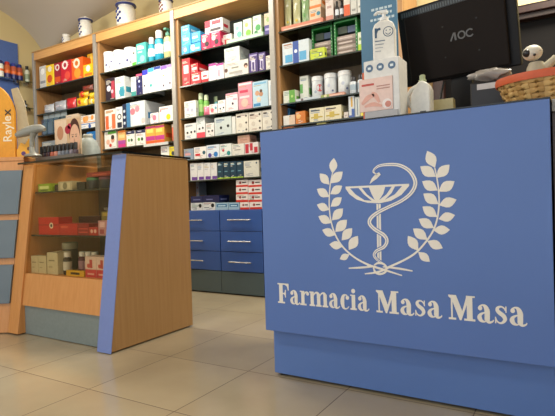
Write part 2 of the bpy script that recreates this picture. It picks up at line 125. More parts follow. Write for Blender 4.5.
  ('box', -2.3808, -2.3182, 3.2, 0.945, 1.08, 0.14, '#173a4e', 'r:0,0,1,.07,#a8c83a r:.15,.8,.7,.86,#8ab0c0 r:.15,.4,.6,.45,#6a98a8', "dark teal carton with lime foot, third of four, on the third bay's sixth shelf", 'navy teal cartons on the third bay sixth shelf', None),
  ('box', -2.3138, -2.2522, 3.2, 0.945, 1.078, 0.14, '#173a4e', 'r:0,0,1,.07,#a8c83a r:.15,.8,.7,.86,#8ab0c0 r:.15,.4,.6,.45,#6a98a8', "dark teal carton with lime foot, rightmost of four, on the third bay's sixth shelf", 'navy teal cartons on the third bay sixth shelf', None),
  ('box', -2.2458, -2.1032, 3.2, 0.945, 1.073, 0.14, '#d3d0c2', 'c:.85,.85,.05,#3a4a5a r:.15,.6,.5,.65,#8a8a80', "wide plain cream carton at right end on the third bay's sixth shelf", None, None),
  ('box', -2.885, -2.8492, 3.36, 0.69, 0.933, 0.1, '#9aa3ae', 'c:.4,.62,.25,#c89c88 c:.4,.82,.2,#8a5a48 r:.1,.1,.9,.3,#c0c8d4', "tall grey carton with sleeping baby pictured on the third bay's drawer top", None, None),
  ('box', -2.8118, -2.6832, 3.2, 0.69, 0.754, 0.14, '#d4d8da', 'c:.8,.6,.13,#16181c r:.1,.3,.5,.4,#707880', "white carton with black teardrop, left on the third bay's drawer top", 'cartons on the third bay drawer top', None),
  ('box', -2.6788, -2.5482, 3.2, 0.69, 0.755, 0.14, '#d4d8da', 'c:.8,.6,.13,#16181c r:.1,.3,.5,.4,#707880', "white carton with black teardrop, right on the third bay's drawer top", 'cartons on the third bay drawer top', None),
  ('box', -2.5438, -2.4142, 3.2, 0.69, 0.749, 0.14, '#9dbcd0', 'r:.1,.4,.9,.8,#2c6c9c r:.2,.5,.8,.65,#c0dcec', "pale blue carton, left of pair, on the third bay's drawer top", 'cartons on the third bay drawer top', None),
  ('box', -2.4088, -2.3022, 3.2, 0.69, 0.747, 0.14, '#9dbcd0', 'r:.1,.4,.9,.8,#2c6c9c r:.2,.5,.8,.65,#c0dcec', "pale blue carton, right of pair, on the third bay's drawer top", 'cartons on the third bay drawer top', None),
  ('box', -2.8088, -2.6792, 3.2, 0.754, 0.81, 0.14, '#1c2350', 'r:.2,.4,.8,.55,#6a70a0', "navy carton stacked on teardrop carton on the third bay's drawer top", 'cartons on the third bay drawer top', None),
  ('box', -2.6738, -2.5042, 3.2, 0.755, 0.813, 0.14, '#1a214c', 'r:.2,.35,.6,.5,#6a70a0', "wide navy carton stacked over teardrop carton on the third bay's drawer top", 'cartons on the third bay drawer top', None),
  ('box', -2.2938, -2.2042, 3.2, 0.69, 0.747, 0.12, '#e6dcd8', 'r:0,0,1,.28,#cc3428 c:.35,.62,.09,#8a1c24 r:.5,.55,.85,.7,#3a3438', "white and red carton, bottom row left, on the third bay's drawer top", 'red based cartons stacked on the third bay drawer top', None),
  ('box', -2.1988, -2.0852, 3.2, 0.69, 0.747, 0.12, '#e6dcd8', 'r:0,0,1,.28,#cc3428 c:.35,.62,.09,#8a1c24 r:.5,.55,.85,.7,#3a3438', "white and red carton, bottom row right, on the third bay's drawer top", 'red based cartons stacked on the third bay drawer top', None),
  ('box', -2.3308, -2.2162, 3.2, 0.749, 0.812, 0.12, '#e6dcd8', 'r:0,0,1,.28,#cc3428 c:.35,.62,.09,#8a1c24 r:.5,.55,.85,.7,#3a3438', "white and red carton, second row left, on the third bay's drawer top", 'red based cartons stacked on the third bay drawer top', None),
  ('box', -2.2108, -2.0832, 3.2, 0.747, 0.807, 0.12, '#e6dcd8', 'r:0,0,1,.28,#cc3428 c:.35,.62,.09,#8a1c24 r:.5,.55,.85,.7,#3a3438', "white and red carton, second row right, on the third bay's drawer top", 'red based cartons stacked on the third bay drawer top', None),
  ('box', -2.3288, -2.2142, 3.2, 0.812, 0.87, 0.12, '#e6dcd8', 'r:0,0,1,.28,#cc3428 c:.35,.62,.09,#8a1c24 r:.5,.55,.85,.7,#3a3438', "white and red carton, third row left, on the third bay's drawer top", 'red based cartons stacked on the third bay drawer top', None),
  ('box', -2.2088, -2.0812, 3.2, 0.807, 0.865, 0.12, '#e6dcd8', 'r:0,0,1,.28,#cc3428 c:.35,.62,.09,#8a1c24 r:.5,.55,.85,.7,#3a3438', "white and red carton, third row right, on the third bay's drawer top", 'red based cartons stacked on the third bay drawer top', None),
  ('box', -2.3268, -2.2112, 3.2, 0.87, 0.926, 0.12, '#e6dcd8', 'r:0,0,1,.28,#cc3428 c:.35,.62,.09,#8a1c24 r:.5,.55,.85,.7,#3a3438', "white and red carton, top row left, on the third bay's drawer top", 'red based cartons stacked on the third bay drawer top', None),
  ('box', -2.2068, -2.0792, 3.2, 0.865, 0.92, 0.12, '#e6dcd8', 'r:0,0,1,.28,#cc3428 c:.35,.62,.09,#8a1c24 r:.5,.55,.85,.7,#3a3438', "white and red carton, top row right, on the third bay's drawer top", 'red based cartons stacked on the third bay drawer top', None),
  ('bag', -1.88, -1.8142, 3.26, 2.02, 2.324, 0.06, '#b9b88a', 'c:.5,.3,.25,#d8c030 c:.5,.7,.25,#e0e0d0 r:.1,.05,.9,.16,#c86a2c', "yellow green pouch, leftmost, on the right bay's top shelf", 'upright snack packs on the right bay top shelf', None),
  ('bag', -1.8058, -1.7362, 3.26, 2.02, 2.318, 0.06, '#c2bf92', 'c:.5,.3,.25,#d8b830 c:.5,.7,.25,#e4e4d4', "yellow green pouch, second from left, on the right bay's top shelf", 'upright snack packs on the right bay top shelf', None),
  ('bag', -1.7308, -1.6602, 3.26, 2.02, 2.3, 0.06, '#8fae7c', 'c:.5,.4,.3,#4f9040 c:.5,.8,.2,#d8dccc', "leafy green pouch, third from left, on the right bay's top shelf", 'upright snack packs on the right bay top shelf', None),
  ('tray', -1.8618, -1.5182, 3.2, 2.02, 2.056, 0.05, '#cf7f66', 'r:.05,.2,.95,.4,#e8c0a8', "salmon coloured display tray on the right bay's top shelf", None, None),
  ('box', -1.6588, -1.5652, 3.27, 2.02, 2.165, 0.14, '#e0c8a8', 'r:0,.0,1,.2,#d8782c c:.8,.7,.16,#3a86a0 r:.1,.6,.5,.75,#e08a3a', "lower carton with orange and teal swirl on the right bay's top shelf", None, None),
  ('box', -1.6548, -1.5612, 3.27, 2.165, 2.268, 0.14, '#e0c8a8', 'r:0,.0,1,.2,#d8782c c:.8,.7,.16,#3a86a0 r:.1,.6,.5,.75,#e08a3a', "upper carton with orange and teal swirl on the right bay's top shelf", None, None),
  ('box', -1.4918, -1.4362, 3.2, 2.02, 2.194, 0.14, '#dccfc8', 'r:0,0,1,.2,#c88878 r:.2,.5,.8,.6,#b89890', "white pink carton beside dark bottles on the right bay's top shelf", None, None),
  ('bottle', -1.4278, -1.3982, 3.2, 2.02, 2.15, 0.04, '#1e1a20', '#d8dce4', "small dark bottle with white label, left on the right bay's top shelf", 'bottles and tubes on the right bay top shelf', '#14141a'),
  ('bottle', -1.3908, -1.3612, 3.2, 2.02, 2.148, 0.04, '#1e1a20', '#d8dce4', "small dark bottle with white label, right on the right bay's top shelf", 'bottles and tubes on the right bay top shelf', '#14141a'),
  ('box', -1.3528, -1.3072, 3.2, 2.02, 2.154, 0.14, '#d8cfc4', 'r:0,0,1,.6,#d8623a', "white carton with orange lower half on the right bay's top shelf", 'bottles and tubes on the right bay top shelf', None),
  ('box', -1.3018, -1.2572, 3.2, 2.02, 2.156, 0.14, '#c9c9c2', 'r:.2,.2,.8,.3,#90908c', "first grey white carton on the right bay's top shelf", 'bottles and tubes on the right bay top shelf', None),
  ('box', -1.2518, -1.2072, 3.2, 2.02, 2.151, 0.14, '#cfcfc8', 'r:.2,.3,.8,.4,#90908c', "second grey white carton on the right bay's top shelf", 'bottles and tubes on the right bay top shelf', None),
  ('box', -1.2028, -1.1612, 3.2, 2.02, 2.152, 0.14, '#c4c6c2', '', "third grey white carton beside blue poster on the right bay's top shelf", 'bottles and tubes on the right bay top shelf', None),
  ('box', -1.8588, -1.6356, 3.2, 1.765, 1.929, 0.14, '#c9d3d8', 'r:.4,0,.62,1,#2f4f9c r:.1,.1,.38,.45,#4f9cc8 r:.64,.1,.9,.5,#58a2cc c:.51,.55,.06,#d8e0f0 r:.05,.88,.35,.94,#a07058', "wide white carton with blue bands on the right bay's second shelf", None, None),
  ('box', -1.6248, -1.5112, 3.2, 1.765, 1.843, 0.04, '#c2cf3e', 'r:.62,.25,.85,.6,#3a4a38 r:.66,.32,.81,.53,#e0e4b0 r:.1,.7,.5,.78,#7a8430', "lime yellow carton with square mark on the right bay's second shelf", None, None),
  ('rack', -1.6344, -1.4692, 3.25, 1.765, 2.008, 0.2, '#1f7a34', '', "green display case of grey packets, left on the right bay's second shelf", 'green display cases on the right bay second shelf', None),
  ('rack', -1.4418, -1.2662, 3.22, 1.765, 2.008, 0.2, '#1f7a34', '', "green display case of grey packets, right on the right bay's second shelf", 'green display cases on the right bay second shelf', None),
  ('box', -1.2548, -1.2122, 3.2, 1.765, 1.892, 0.14, '#cfd6c0', 'r:0,0,1,.35,#a8c838 r:.2,.55,.8,.7,#7a9a5a', "white carton with lime foot on the right bay's second shelf", None, None),
  ('box', -1.2078, -1.1622, 3.2, 1.765, 1.856, 0.14, '#d6ccc8', 'r:.2,.4,.7,.6,#c06058', "small white carton with red mark on the right bay's second shelf", None, None),
  ('box', -1.8618, -1.7622, 3.2, 1.48, 1.574, 0.14, '#d0d2c4', 'r:.5,0,1,1,#5f9a3c c:.75,.5,.1,#a8cc70', "low white carton with green right half on the right bay's third shelf", None, None),
  ('tray', -1.7538, -1.5532, 3.2, 1.48, 1.5, 0.035, '#c3c9cc', 'c:.25,.5,.16,#6a5c5c r:.5,.2,.95,.8,#b4c0c8', "grey display tray with round picture on the right bay's third shelf", None, None),
  ('box', -1.7448, -1.6762, 3.25, 1.48, 1.676, 0.09, '#cdd0c6', 'r:0,.35,.35,.7,#5a9a50 r:.1,.85,.8,.92,#a0a8a0', "white carton with green corner on the right bay's third shelf", None, None),
  ('tray', -1.5488, -1.3672, 3.2, 1.48, 1.502, 0.035, '#cf9a84', 'r:0,.1,.35,.95,#8a9a50 c:.2,.5,.08,#d8d0a8 r:.4,.3,.9,.55,#e6c4b4 r:.5,.9,1,1,#b83a34', "salmon and green display tray on the right bay's third shelf", None, None),
  ('tub', -1.6648, -1.5732, 3.25, 1.48, 1.666, 0.11, '#c7ccd0', 'seal', "white tub with red round seal on the right bay's third shelf", 'lidded tins on the right bay third shelf', None),
  ('tub', -1.5628, -1.4642, 3.25, 1.48, 1.672, 0.12, '#ccd0d4', 'spot1', "white tub with blue right edge on the right bay's third shelf", 'lidded tins on the right bay third shelf', None),
  ('tub', -1.4538, -1.3512, 3.25, 1.48, 1.673, 0.13, '#d0d4d6', 'spot1', "largest white tub on the right bay's third shelf", 'lidded tins on the right bay third shelf', None),
  ('bottle', -1.3378, -1.2862, 3.2, 1.48, 1.603, 0.07, '#c4cad0', '#9fb0bc', "dark capped white jar, left on the right bay's third shelf", 'lidded tins on the right bay third shelf', '#1c1c24'),
  ('bottle', -1.2798, -1.2292, 3.2, 1.48, 1.61, 0.07, '#c4cad0', '#9fb0bc', "dark capped white jar, right on the right bay's third shelf", 'lidded tins on the right bay third shelf', '#1c1c24'),
  ('box', -1.8678, -1.7682, 3.2, 1.315, 1.389, 0.08, '#d2b8a0', 'r:0,0,.5,1,#d4d0c8', "low peach and white carton on the right bay's fourth shelf", None, None),
  ('box', -1.88, -1.8592, 3.29, 1.315, 1.461, 0.1, '#3a78a8', 'r:.2,.3,.8,.5,#a8c8d8', "blue carton behind the low peach carton on the right bay's fourth shelf", None, None),
  ('box', -1.7618, -1.6812, 3.2, 1.315, 1.407, 0.14, '#c8742a', 'c:.3,.6,.22,#e0b070', "orange carton with pale arc on the right bay's fourth shelf", None, None),
  ('box', -1.6458, -1.5282, 3.2, 1.315, 1.415, 0.14, '#d9d0b0', 'r:.1,.28,.9,.38,#b8a040 r:.3,.2,.6,.6,#c0a84c r:.1,.78,.7,.86,#4a4a3c', "cream carton with gold arrows, left on the right bay's fourth shelf", 'gold patterned cartons', None),
  ('box', -1.5248, -1.3952, 3.2, 1.315, 1.415, 0.14, '#d9d0b0', 'r:.1,.28,.9,.38,#b8a040 r:.3,.2,.6,.6,#c0a84c r:.1,.78,.7,.86,#4a4a3c', "cream carton with gold arrows, right on the right bay's fourth shelf", 'gold patterned cartons', None),
  ('box', -1.3748, -1.3432, 3.2, 1.315, 1.358, 0.14, '#cfc4bc', 'r:.2,.4,.8,.5,#a09088', "tiny white carton on the right bay's fourth shelf", None, None),
  ('box', -1.3368, -1.2942, 3.2, 1.315, 1.463, 0.14, '#c9cdd0', 'r:.5,.05,1,.4,#3a5ca0 r:.4,.5,.7,.95,#c89a3a r:0,0,1,.1,#4a60a0', "slim white carton with blue foot on the right bay's fourth shelf", None, None),
  ('box', -1.2888, -1.2562, 3.2, 1.315, 1.451, 0.14, '#c4c8c4', 'r:.4,.1,.6,.9,#707c88', "slim white carton with grey stripe on the right bay's fourth shelf", None, None),
  ('box', -1.2518, -1.2202, 3.2, 1.315, 1.464, 0.14, '#d6ce80', 'r:.3,0,1,.5,#dcc82c r:0,.6,1,1,#c8ccc8', "slim white and yellow carton on the right bay's fourth shelf", None, None),
  ('box', -1.8718, -1.7822, 3.2, 1.125, 1.303, 0.14, '#d07030', 'r:.1,.2,.5,.8,#e8d8c8', "orange carton just above the counter on the right bay's fifth shelf", None, None),
  ('box', -1.5898, -1.5142, 3.2, 1.125, 1.303, 0.14, '#d4c668', 'r:.2,.3,.8,.7,#e6dea8', "pale yellow carton just above the counter on the right bay's fifth shelf", None, None),
]
EMBLEM = {'leaves': [[[-0.792, 0.844], [-0.785, 0.903]], [[-0.807, 0.802], [-0.847, 0.847]], [[-0.801, 0.807], [-0.75, 0.849]], [[-0.809, 0.755], [-0.861, 0.787]], [[-0.804, 0.765], [-0.754, 0.795]], [[-0.81, 0.705], [-0.863, 0.726]], [[-0.804, 0.717], [-0.757, 0.751]], [[-0.803, 0.654], [-0.858, 0.68]], [[-0.8, 0.664], [-0.753, 0.709]], [[-0.788, 0.607], [-0.843, 0.627]], [[-0.788, 0.619], [-0.738, 0.666]], [[-0.757, 0.565], [-0.814, 0.571]], [[-0.762, 0.587], [-0.718, 0.634]], [[-0.732, 0.534], [-0.772, 0.515]], [[-0.734, 0.551], [-0.696, 0.605]], [[-0.407, 0.842], [-0.432, 0.902]], [[-0.405, 0.811], [-0.457, 0.85]], [[-0.403, 0.807], [-0.359, 0.85]], [[-0.4, 0.764], [-0.452, 0.798]], [[-0.397, 0.76], [-0.344, 0.793]], [[-0.399, 0.717], [-0.449, 0.755]], [[-0.397, 0.713], [-0.339, 0.731]], [[-0.404, 0.673], [-0.453, 0.71]], [[-0.4, 0.666], [-0.345, 0.679]], [[-0.416, 0.635], [-0.467, 0.667]], [[-0.419, 0.628], [-0.363, 0.629]], [[-0.439, 0.594], [-0.488, 0.633]], [[-0.44, 0.59], [-0.388, 0.566]], [[-0.472, 0.555], [-0.507, 0.607]], [[-0.472, 0.551], [-0.433, 0.518]]], 'stems': [[[-0.792, 0.848], [-0.803, 0.804], [-0.809, 0.755], [-0.81, 0.705], [-0.803, 0.654], [-0.786, 0.604], [-0.757, 0.561], [-0.715, 0.526], [-0.67, 0.503], [-0.627, 0.489]], [[-0.408, 0.842], [-0.402, 0.809], [-0.397, 0.764], [-0.397, 0.714], [-0.405, 0.664], [-0.421, 0.622], [-0.448, 0.583], [-0.482, 0.547], [-0.524, 0.52], [-0.584, 0.491]]], 'snake': [[-0.613, 0.829], [-0.628, 0.842], [-0.61, 0.86], [-0.573, 0.864], [-0.532, 0.859], [-0.498, 0.839], [-0.479, 0.81], [-0.477, 0.784], [-0.494, 0.756], [-0.527, 0.732], [-0.572, 0.712], [-0.615, 0.692], [-0.643, 0.671], [-0.648, 0.651], [-0.629, 0.63], [-0.595, 0.609], [-0.584, 0.588], [-0.596, 0.566], [-0.624, 0.551], [-0.634, 0.534], [-0.62, 0.516], [-0.593, 0.502]], 'snakew': [3, 7, 9, 11, 12, 13, 14, 14, 13, 12, 12, 13, 14, 14, 14, 14, 13, 12, 11, 10, 8, 4], 'head': [[-0.644, 0.797], [-0.636, 0.816], [-0.618, 0.834], [-0.606, 0.838], [-0.601, 0.829], [-0.616, 0.815], [-0.631, 0.806]], 'rim': [[-0.74, 0.789], [-0.498, 0.789]], 'bowl': [[-0.74, 0.784], [-0.725, 0.762], [-0.696, 0.741], [-0.654, 0.728], [-0.608, 0.725], [-0.565, 0.733], [-0.527, 0.753], [-0.498, 0.784]], 'ribs': [[[[-0.722, 0.784], [-0.701, 0.761], [-0.666, 0.738], [-0.638, 0.735], [-0.668, 0.76], [-0.688, 0.784]]], [[[-0.675, 0.784], [-0.655, 0.759], [-0.626, 0.737], [-0.638, 0.761], [-0.647, 0.784]]], [[[-0.585, 0.784], [-0.593, 0.76], [-0.609, 0.737], [-0.581, 0.757], [-0.561, 0.784]]], [[[-0.549, 0.784], [-0.562, 0.761], [-0.587, 0.738], [-0.55, 0.756], [-0.523, 0.785]]]], 'stem': [[-0.62, 0.723], [-0.604, 0.722], [-0.607, 0.504], [-0.623, 0.504]], 'roots': [[[-0.736, 0.482], [-0.684, 0.487], [-0.627, 0.494]], [[-0.672, 0.464], [-0.615, 0.475], [-0.552, 0.506]], [[-0.663, 0.497], [-0.616, 0.487], [-0.532, 0.465]], [[-0.602, 0.493], [-0.548, 0.49], [-0.494, 0.483]], [[-0.638, 0.489], [-0.631, 0.472], [-0.614, 0.466], [-0.594, 0.474], [-0.589, 0.491], [-0.6, 0.504], [-0.62, 0.506], [-0.635, 0.498]]]}
WORDS = [('Farmacia', -1.055, -0.66, 0.3245, 0.082), ('Masa', -0.631, -0.397, 0.3245, 0.082), ('Masa', -0.374, -0.136, 0.3245, 0.084)]


# ------------------------------------------------------------------ materials
def lin(h):
    h = h.lstrip('#'); h = h if len(h) == 6 else ''.join(c*2 for c in h); o = []
    for i in (0, 2, 4):
        c = int(h[i:i+2], 16)/255
        o.append(c/12.92 if c <= .04045 else ((c+.055)/1.055)**2.4)
    return (*o, 1)
_m = {}
def mat(h, rough=.45, metal=0., var=.05, scale=60, coat=0.):
    key = (h, rough, metal, var, scale, coat)
    if key in _m: return _m[key]
    m = bpy.data.materials.new('paint_'+h.lstrip('#')); m.use_nodes = True
    n = m.node_tree; b = n.nodes['Principled BSDF']
    b.inputs['Roughness'].default_value = rough; b.inputs['Metallic'].default_value = metal
    if coat: b.inputs['Coat Weight'].default_value = coat; b.inputs['Coat Roughness'].default_value = .15
    tc = n.nodes.new('ShaderNodeTexCoord'); nz = n.nodes.new('ShaderNodeTexNoise')
    nz.inputs['Scale'].default_value = scale; n.links.new(tc.outputs['Object'], nz.inputs['Vector'])
    r = n.nodes.new('ShaderNodeValToRGB'); c = lin(h)
    r.color_ramp.elements[0].color = (*[x*(1-var) for x in c[:3]], 1); r.color_ramp.elements[0].position = .3
    r.color_ramp.elements[1].color = (*[min(1, x*(1+var)) for x in c[:3]], 1); r.color_ramp.elements[1].position = .7
    n.links.new(nz.outputs['Fac'], r.inputs['Fac']); n.links.new(r.outputs['Color'], b.inputs['Base Color'])
    _m[key] = m; return m
def wood(name, a, b_, rough=.35, axis=2, sc=1.):
    m = bpy.data.materials.new(name); m.use_nodes = True
    n = m.node_tree; b = n.nodes['Principled BSDF']; b.inputs['Roughness'].default_value = rough
    tc = n.nodes.new('ShaderNodeTexCoord'); mp = n.nodes.new('ShaderNodeMapping')
    s = [38*sc, 38*sc, 38*sc]; s[axis] = 1.6*sc; mp.inputs['Scale'].default_value = s
    n.links.new(tc.outputs['Object'], mp.inputs['Vector'])
    nz = n.nodes.new('ShaderNodeTexNoise'); nz.inputs['Scale'].default_value = 1.6; nz.inputs['Detail'].default_value = 5
    nz.inputs['Distortion'].default_value = .4
    n.links.new(mp.outputs['Vector'], nz.inputs['Vector'])
    r = n.nodes.new('ShaderNodeValToRGB')
    r.color_ramp.elements[0].color = lin(a); r.color_ramp.elements[0].position = .35
    r.color_ramp.elements[1].color = lin(b_); r.color_ramp.elements[1].position = .68
    n.links.new(nz.outputs['Fac'], r.inputs['Fac']); n.links.new(r.outputs['Color'], b.inputs['Base Color'])
    return m
def glass(name, tint='#ffffff', gl=.12, rough=.03):
    m = bpy.data.materials.new(name); m.use_nodes = True; n = m.node_tree
    n.nodes.remove(n.nodes['Principled BSDF']); out = n.nodes['Material Output']
    t = n.nodes.new('ShaderNodeBsdfTransparent'); t.inputs['Color'].default_value = lin(tint)
    g = n.nodes.new('ShaderNodeBsdfGlossy'); g.inputs['Roughness'].default_value = rough
    fr = n.nodes.new('ShaderNodeFresnel'); fr.inputs['IOR'].default_value = 1.45
    ad = n.nodes.new('ShaderNodeMath'); ad.operation = 'MULTIPLY'; ad.inputs[1].default_value = gl/.04*.5
    ad.use_clamp = True
    ge = n.nodes.new('ShaderNodeNewGeometry'); iv = n.nodes.new('ShaderNodeMath'); iv.operation = 'SUBTRACT'; iv.inputs[0].default_value = 1
    n.links.new(ge.outputs['Backfacing'], iv.inputs[1]); m2 = n.nodes.new('ShaderNodeMath'); m2.operation = 'MULTIPLY'
    n.links.new(fr.outputs[0], m2.inputs[0]); n.links.new(iv.outputs[0], m2.inputs[1]); n.links.new(m2.outputs[0], ad.inputs[0])
    mx = n.nodes.new('ShaderNodeMixShader'); n.links.new(ad.outputs[0], mx.inputs[0])
    n.links.new(t.outputs[0], mx.inputs[1]); n.links.new(g.outputs[0], mx.inputs[2]); n.links.new(mx.outputs[0], out.inputs[0])
    return m
def tile_material():
    m = bpy.data.materials.new('floor_tiles'); m.use_nodes = True; n = m.node_tree
    b = n.nodes['Principled BSDF']; N = n.nodes.new; L = n.links.new
    g = N('ShaderNodeNewGeometry'); sp = N('ShaderNodeSeparateXYZ'); L(g.outputs['Position'], sp.inputs[0])
    def ax(out, off):
        a = N('ShaderNodeMath'); a.operation = 'SUBTRACT'; a.inputs[1].default_value = off; L(out, a.inputs[0])
        d = N('ShaderNodeMath'); d.operation = 'DIVIDE'; d.inputs[1].default_value = .468; L(a.outputs[0], d.inputs[0])
        f = N('ShaderNodeMath'); f.operation = 'FRACT'; L(d.outputs[0], f.inputs[0])
        p = N('ShaderNodeMath'); p.operation = 'PINGPONG'; p.inputs[1].default_value = .5; L(d.outputs[0], p.inputs[0])
        fl = N('ShaderNodeMath'); fl.operation = 'FLOOR'; L(d.outputs[0], fl.inputs[0])
        return p.outputs[0], fl.outputs[0]
    px, ix = ax(sp.outputs[0], -2.178 - .468*20); py, iy = ax(sp.outputs[1], 1.289 - .468*20)
    mn = N('ShaderNodeMath'); mn.operation = 'MINIMUM'; L(px, mn.inputs[0]); L(py, mn.inputs[1])
    lt = N('ShaderNodeMath'); lt.operation = 'LESS_THAN'; lt.inputs[1].default_value = .0042; L(mn.outputs[0], lt.inputs[0])
    nz = N('ShaderNodeTexNoise'); nz.inputs['Scale'].default_value = 3.2; nz.inputs['Detail'].default_value = 6; L(g.outputs['Position'], nz.inputs['Vector'])
    r = N('ShaderNodeValToRGB'); r.color_ramp.elements[0].position = .3; r.color_ramp.elements[1].position = .7
    r.color_ramp.elements[0].color = lin('#a5967c'); r.color_ramp.elements[1].color = lin('#b1a387'); L(nz.outputs['Fac'], r.inputs['Fac'])
    cb = N('ShaderNodeCombineXYZ'); L(ix, cb.inputs[0]); L(iy, cb.inputs[1])
    wn = N('ShaderNodeTexWhiteNoise'); L(cb.outputs[0], wn.inputs['Vector'])
    mr = N('ShaderNodeMapRange'); mr.inputs[3].default_value = .95; mr.inputs[4].default_value = 1.03; L(wn.outputs['Value'], mr.inputs[0])
    hs = N('ShaderNodeHueSaturation'); L(mr.outputs[0], hs.inputs['Value']); L(r.outputs['Color'], hs.inputs['Color'])
    mx = N('ShaderNodeMixRGB'); L(lt.outputs[0], mx.inputs[0]); L(hs.outputs['Color'], mx.inputs[1]); mx.inputs[2].default_value = lin('#5b4a38')
    L(mx.outputs[0], b.inputs['Base Color'])
    rr = N('ShaderNodeMapRange'); rr.inputs[3].default_value = .17; rr.inputs[4].default_value = .7; L(lt.outputs[0], rr.inputs[0])
    L(rr.outputs[0], b.inputs['Roughness'])
    return m

# ------------------------------------------------------------------ mesh builder
class MB:
    def __init__(s): s.v = []; s.f = []; s.mi = []; s.sm = []; s.mats = []
    def _m(s, m):
        if m not in s.mats: s.mats.append(m)
        return s.mats.index(m)
    def add(s, vs, fs, m, smooth=False):
        o = len(s.v); k = s._m(m); s.v += [tuple(v) for v in vs]
        for f in fs: s.f.append([i+o for i in f]); s.mi.append(k); s.sm.append(smooth)
        return s
    def box(s, x0, y0, z0, x1, y1, z1, m):
        return s.add([(x0,y0,z0),(x1,y0,z0),(x1,y1,z0),(x0,y1,z0),(x0,y0,z1),(x1,y0,z1),(x1,y1,z1),(x0,y1,z1)],
            [(0,3,2,1),(4,5,6,7),(0,1,5,4),(1,2,6,5),(2,3,7,6),(3,0,4,7)], m)
    def prism(s, poly, a, b, m, axis='y'):
        """closed outline swept along one axis; poly in the two other axes"""
        n = len(poly)
        P = {'y': lambda p, t: (p[0], t, p[1]), 'x': lambda p, t: (t, p[0], p[1]), 'z': lambda p, t: (p[0], p[1], t)}[axis]
        vs = [P(p, a) for p in poly]+[P(p, b) for p in poly]
        fs = [tuple(range(n)), tuple(range(2*n-1, n-1, -1))]+[(i, i+n, (i+1) % n+n, (i+1) % n) for i in range(n)]
        return s.add(vs, fs, m)
    def lathe(s, cx, cy, prof, m, seg=24, sx=1, sy=1):
        vs = []; fs = []; n = len(prof)
        for r, z in prof:
            for k in range(seg):
                a = 2*PI*k/seg; vs.append((cx+sx*r*math.cos(a), cy+sy*r*math.sin(a), z))
        for i in range(n-1):
            for k in range(seg): fs.append((i*seg+k, i*seg+(k+1) % seg, (i+1)*seg+(k+1) % seg, (i+1)*seg+k))
        fs.append(tuple(range(seg-1, -1, -1))); fs.append(tuple((n-1)*seg+k for k in range(seg)))
        return s.add(vs, fs, m, True)
    def tube(s, pts, rad, m, seg=10):
        pts = [Vector(p) for p in pts]; R = rad if isinstance(rad, (list, tuple)) else [rad]*len(pts)
        vs = []; fs = []
        for i, p in enumerate(pts):
            d = (pts[min(i+1, len(pts)-1)]-pts[max(i-1, 0)]).normalized()
            u = d.cross(Vector((0, 0, 1)))
            if u.length < .05: u = d.cross(Vector((0, 1, 0)))
            u.normalize(); w = d.cross(u)
            for k in range(seg):
                a = 2*PI*k/seg; vs.append(p+u*R[i]*math.cos(a)+w*R[i]*math.sin(a))
        for i in range(len(pts)-1):
            for k in range(seg): fs.append((i*seg+k, i*seg+(k+1) % seg, (i+1)*seg+(k+1) % seg, (i+1)*seg+k))
        fs.append(tuple(range(seg-1, -1, -1))); fs.append(tuple((len(pts)-1)*seg+k for k in range(seg)))
        return s.add(vs, fs, m, True)
    def disc(s, cx, cz, r, y0, y1, m, seg=20):
        return s.prism([(cx+r*math.cos(2*PI*k/seg), cz+r*math.sin(2*PI*k/seg)) for k in range(seg)], y0, y1, m)
    def sphere(s, c, r, m, seg=20, rings=12, sc=(1, 1, 1)):
        vs = []; fs = []
        for i in range(rings+1):
            t = PI*i/rings
            for k in range(seg):
                a = 2*PI*k/seg
                vs.append((c[0]+r*sc[0]*math.sin(t)*math.cos(a), c[1]+r*sc[1]*math.sin(t)*math.sin(a), c[2]+r*sc[2]*math.cos(t)))
        for i in range(rings):
            for k in range(seg): fs.append((i*seg+k, (i+1)*seg+k, (i+1)*seg+(k+1) % seg, i*seg+(k+1) % seg))
        return s.add(vs, fs, m, True)
    def build(s, name, parent=None, loc=None, bevel=0, seg=2):
        me = bpy.data.meshes.new(name); me.from_pydata(s.v, [], s.f)
        for m in s.mats: me.materials.append(m)
        for p, k, sm in zip(me.polygons, s.mi, s.sm): p.material_index = k; p.use_smooth = sm
        bm = bmesh.new(); bm.from_mesh(me)
        bmesh.ops.remove_doubles(bm, verts=bm.verts, dist=1e-6)
        bmesh.ops.recalc_face_normals(bm, faces=bm.faces)
        for e in bm.edges:
            if len(e.link_faces) == 2 and e.calc_face_angle(0) > .7: e.smooth = False
        bm.to_mesh(me); bm.free()
        o = bpy.data.objects.new(name, me); C.objects.link(o)
        if loc is not None: o.location = loc
        if parent: o.parent = parent
        if bevel:
            b = o.modifiers.new('bevel', 'BEVEL'); b.width = bevel; b.segments = seg; b.limit_method = 'ANGLE'; b.angle_limit = .6
        return o
def tag(o, label=None, cat=None, group=None, kind=None):
    if label: o['label'] = label
    if cat: o['category'] = cat
    if group: o['group'] = group
    if kind: o['kind'] = kind
    return o
def thing(name, label, cat, loc=(0, 0, 0), rotz=0, group=None):
    o = bpy.data.objects.new(name, None); C.objects.link(o); o.empty_display_size = .05
    o.location = loc; o.rotation_euler = (0, 0, rotz)
    return tag(o, label, cat, group)
def struct(o): return tag(o, kind='structure')
def cr(pts, k=6):
    """Catmull-Rom samples through points (any dimension)"""
    out = []; n = len(pts)
    for i in range(n-1):
        p0, p1, p2, p3 = pts[max(i-1, 0)], pts[i], pts[i+1], pts[min(i+2, n-1)]
        for j in range(k):
            t = j/k
            out.append(tuple(.5*((2*b)+(-a+c)*t+(2*a-5*b+4*c-d)*t*t+(-a+3*b-3*c+d)*t**3) for a, b, c, d in zip(p0, p1, p2, p3)))
    out.append(tuple(pts[-1])); return out
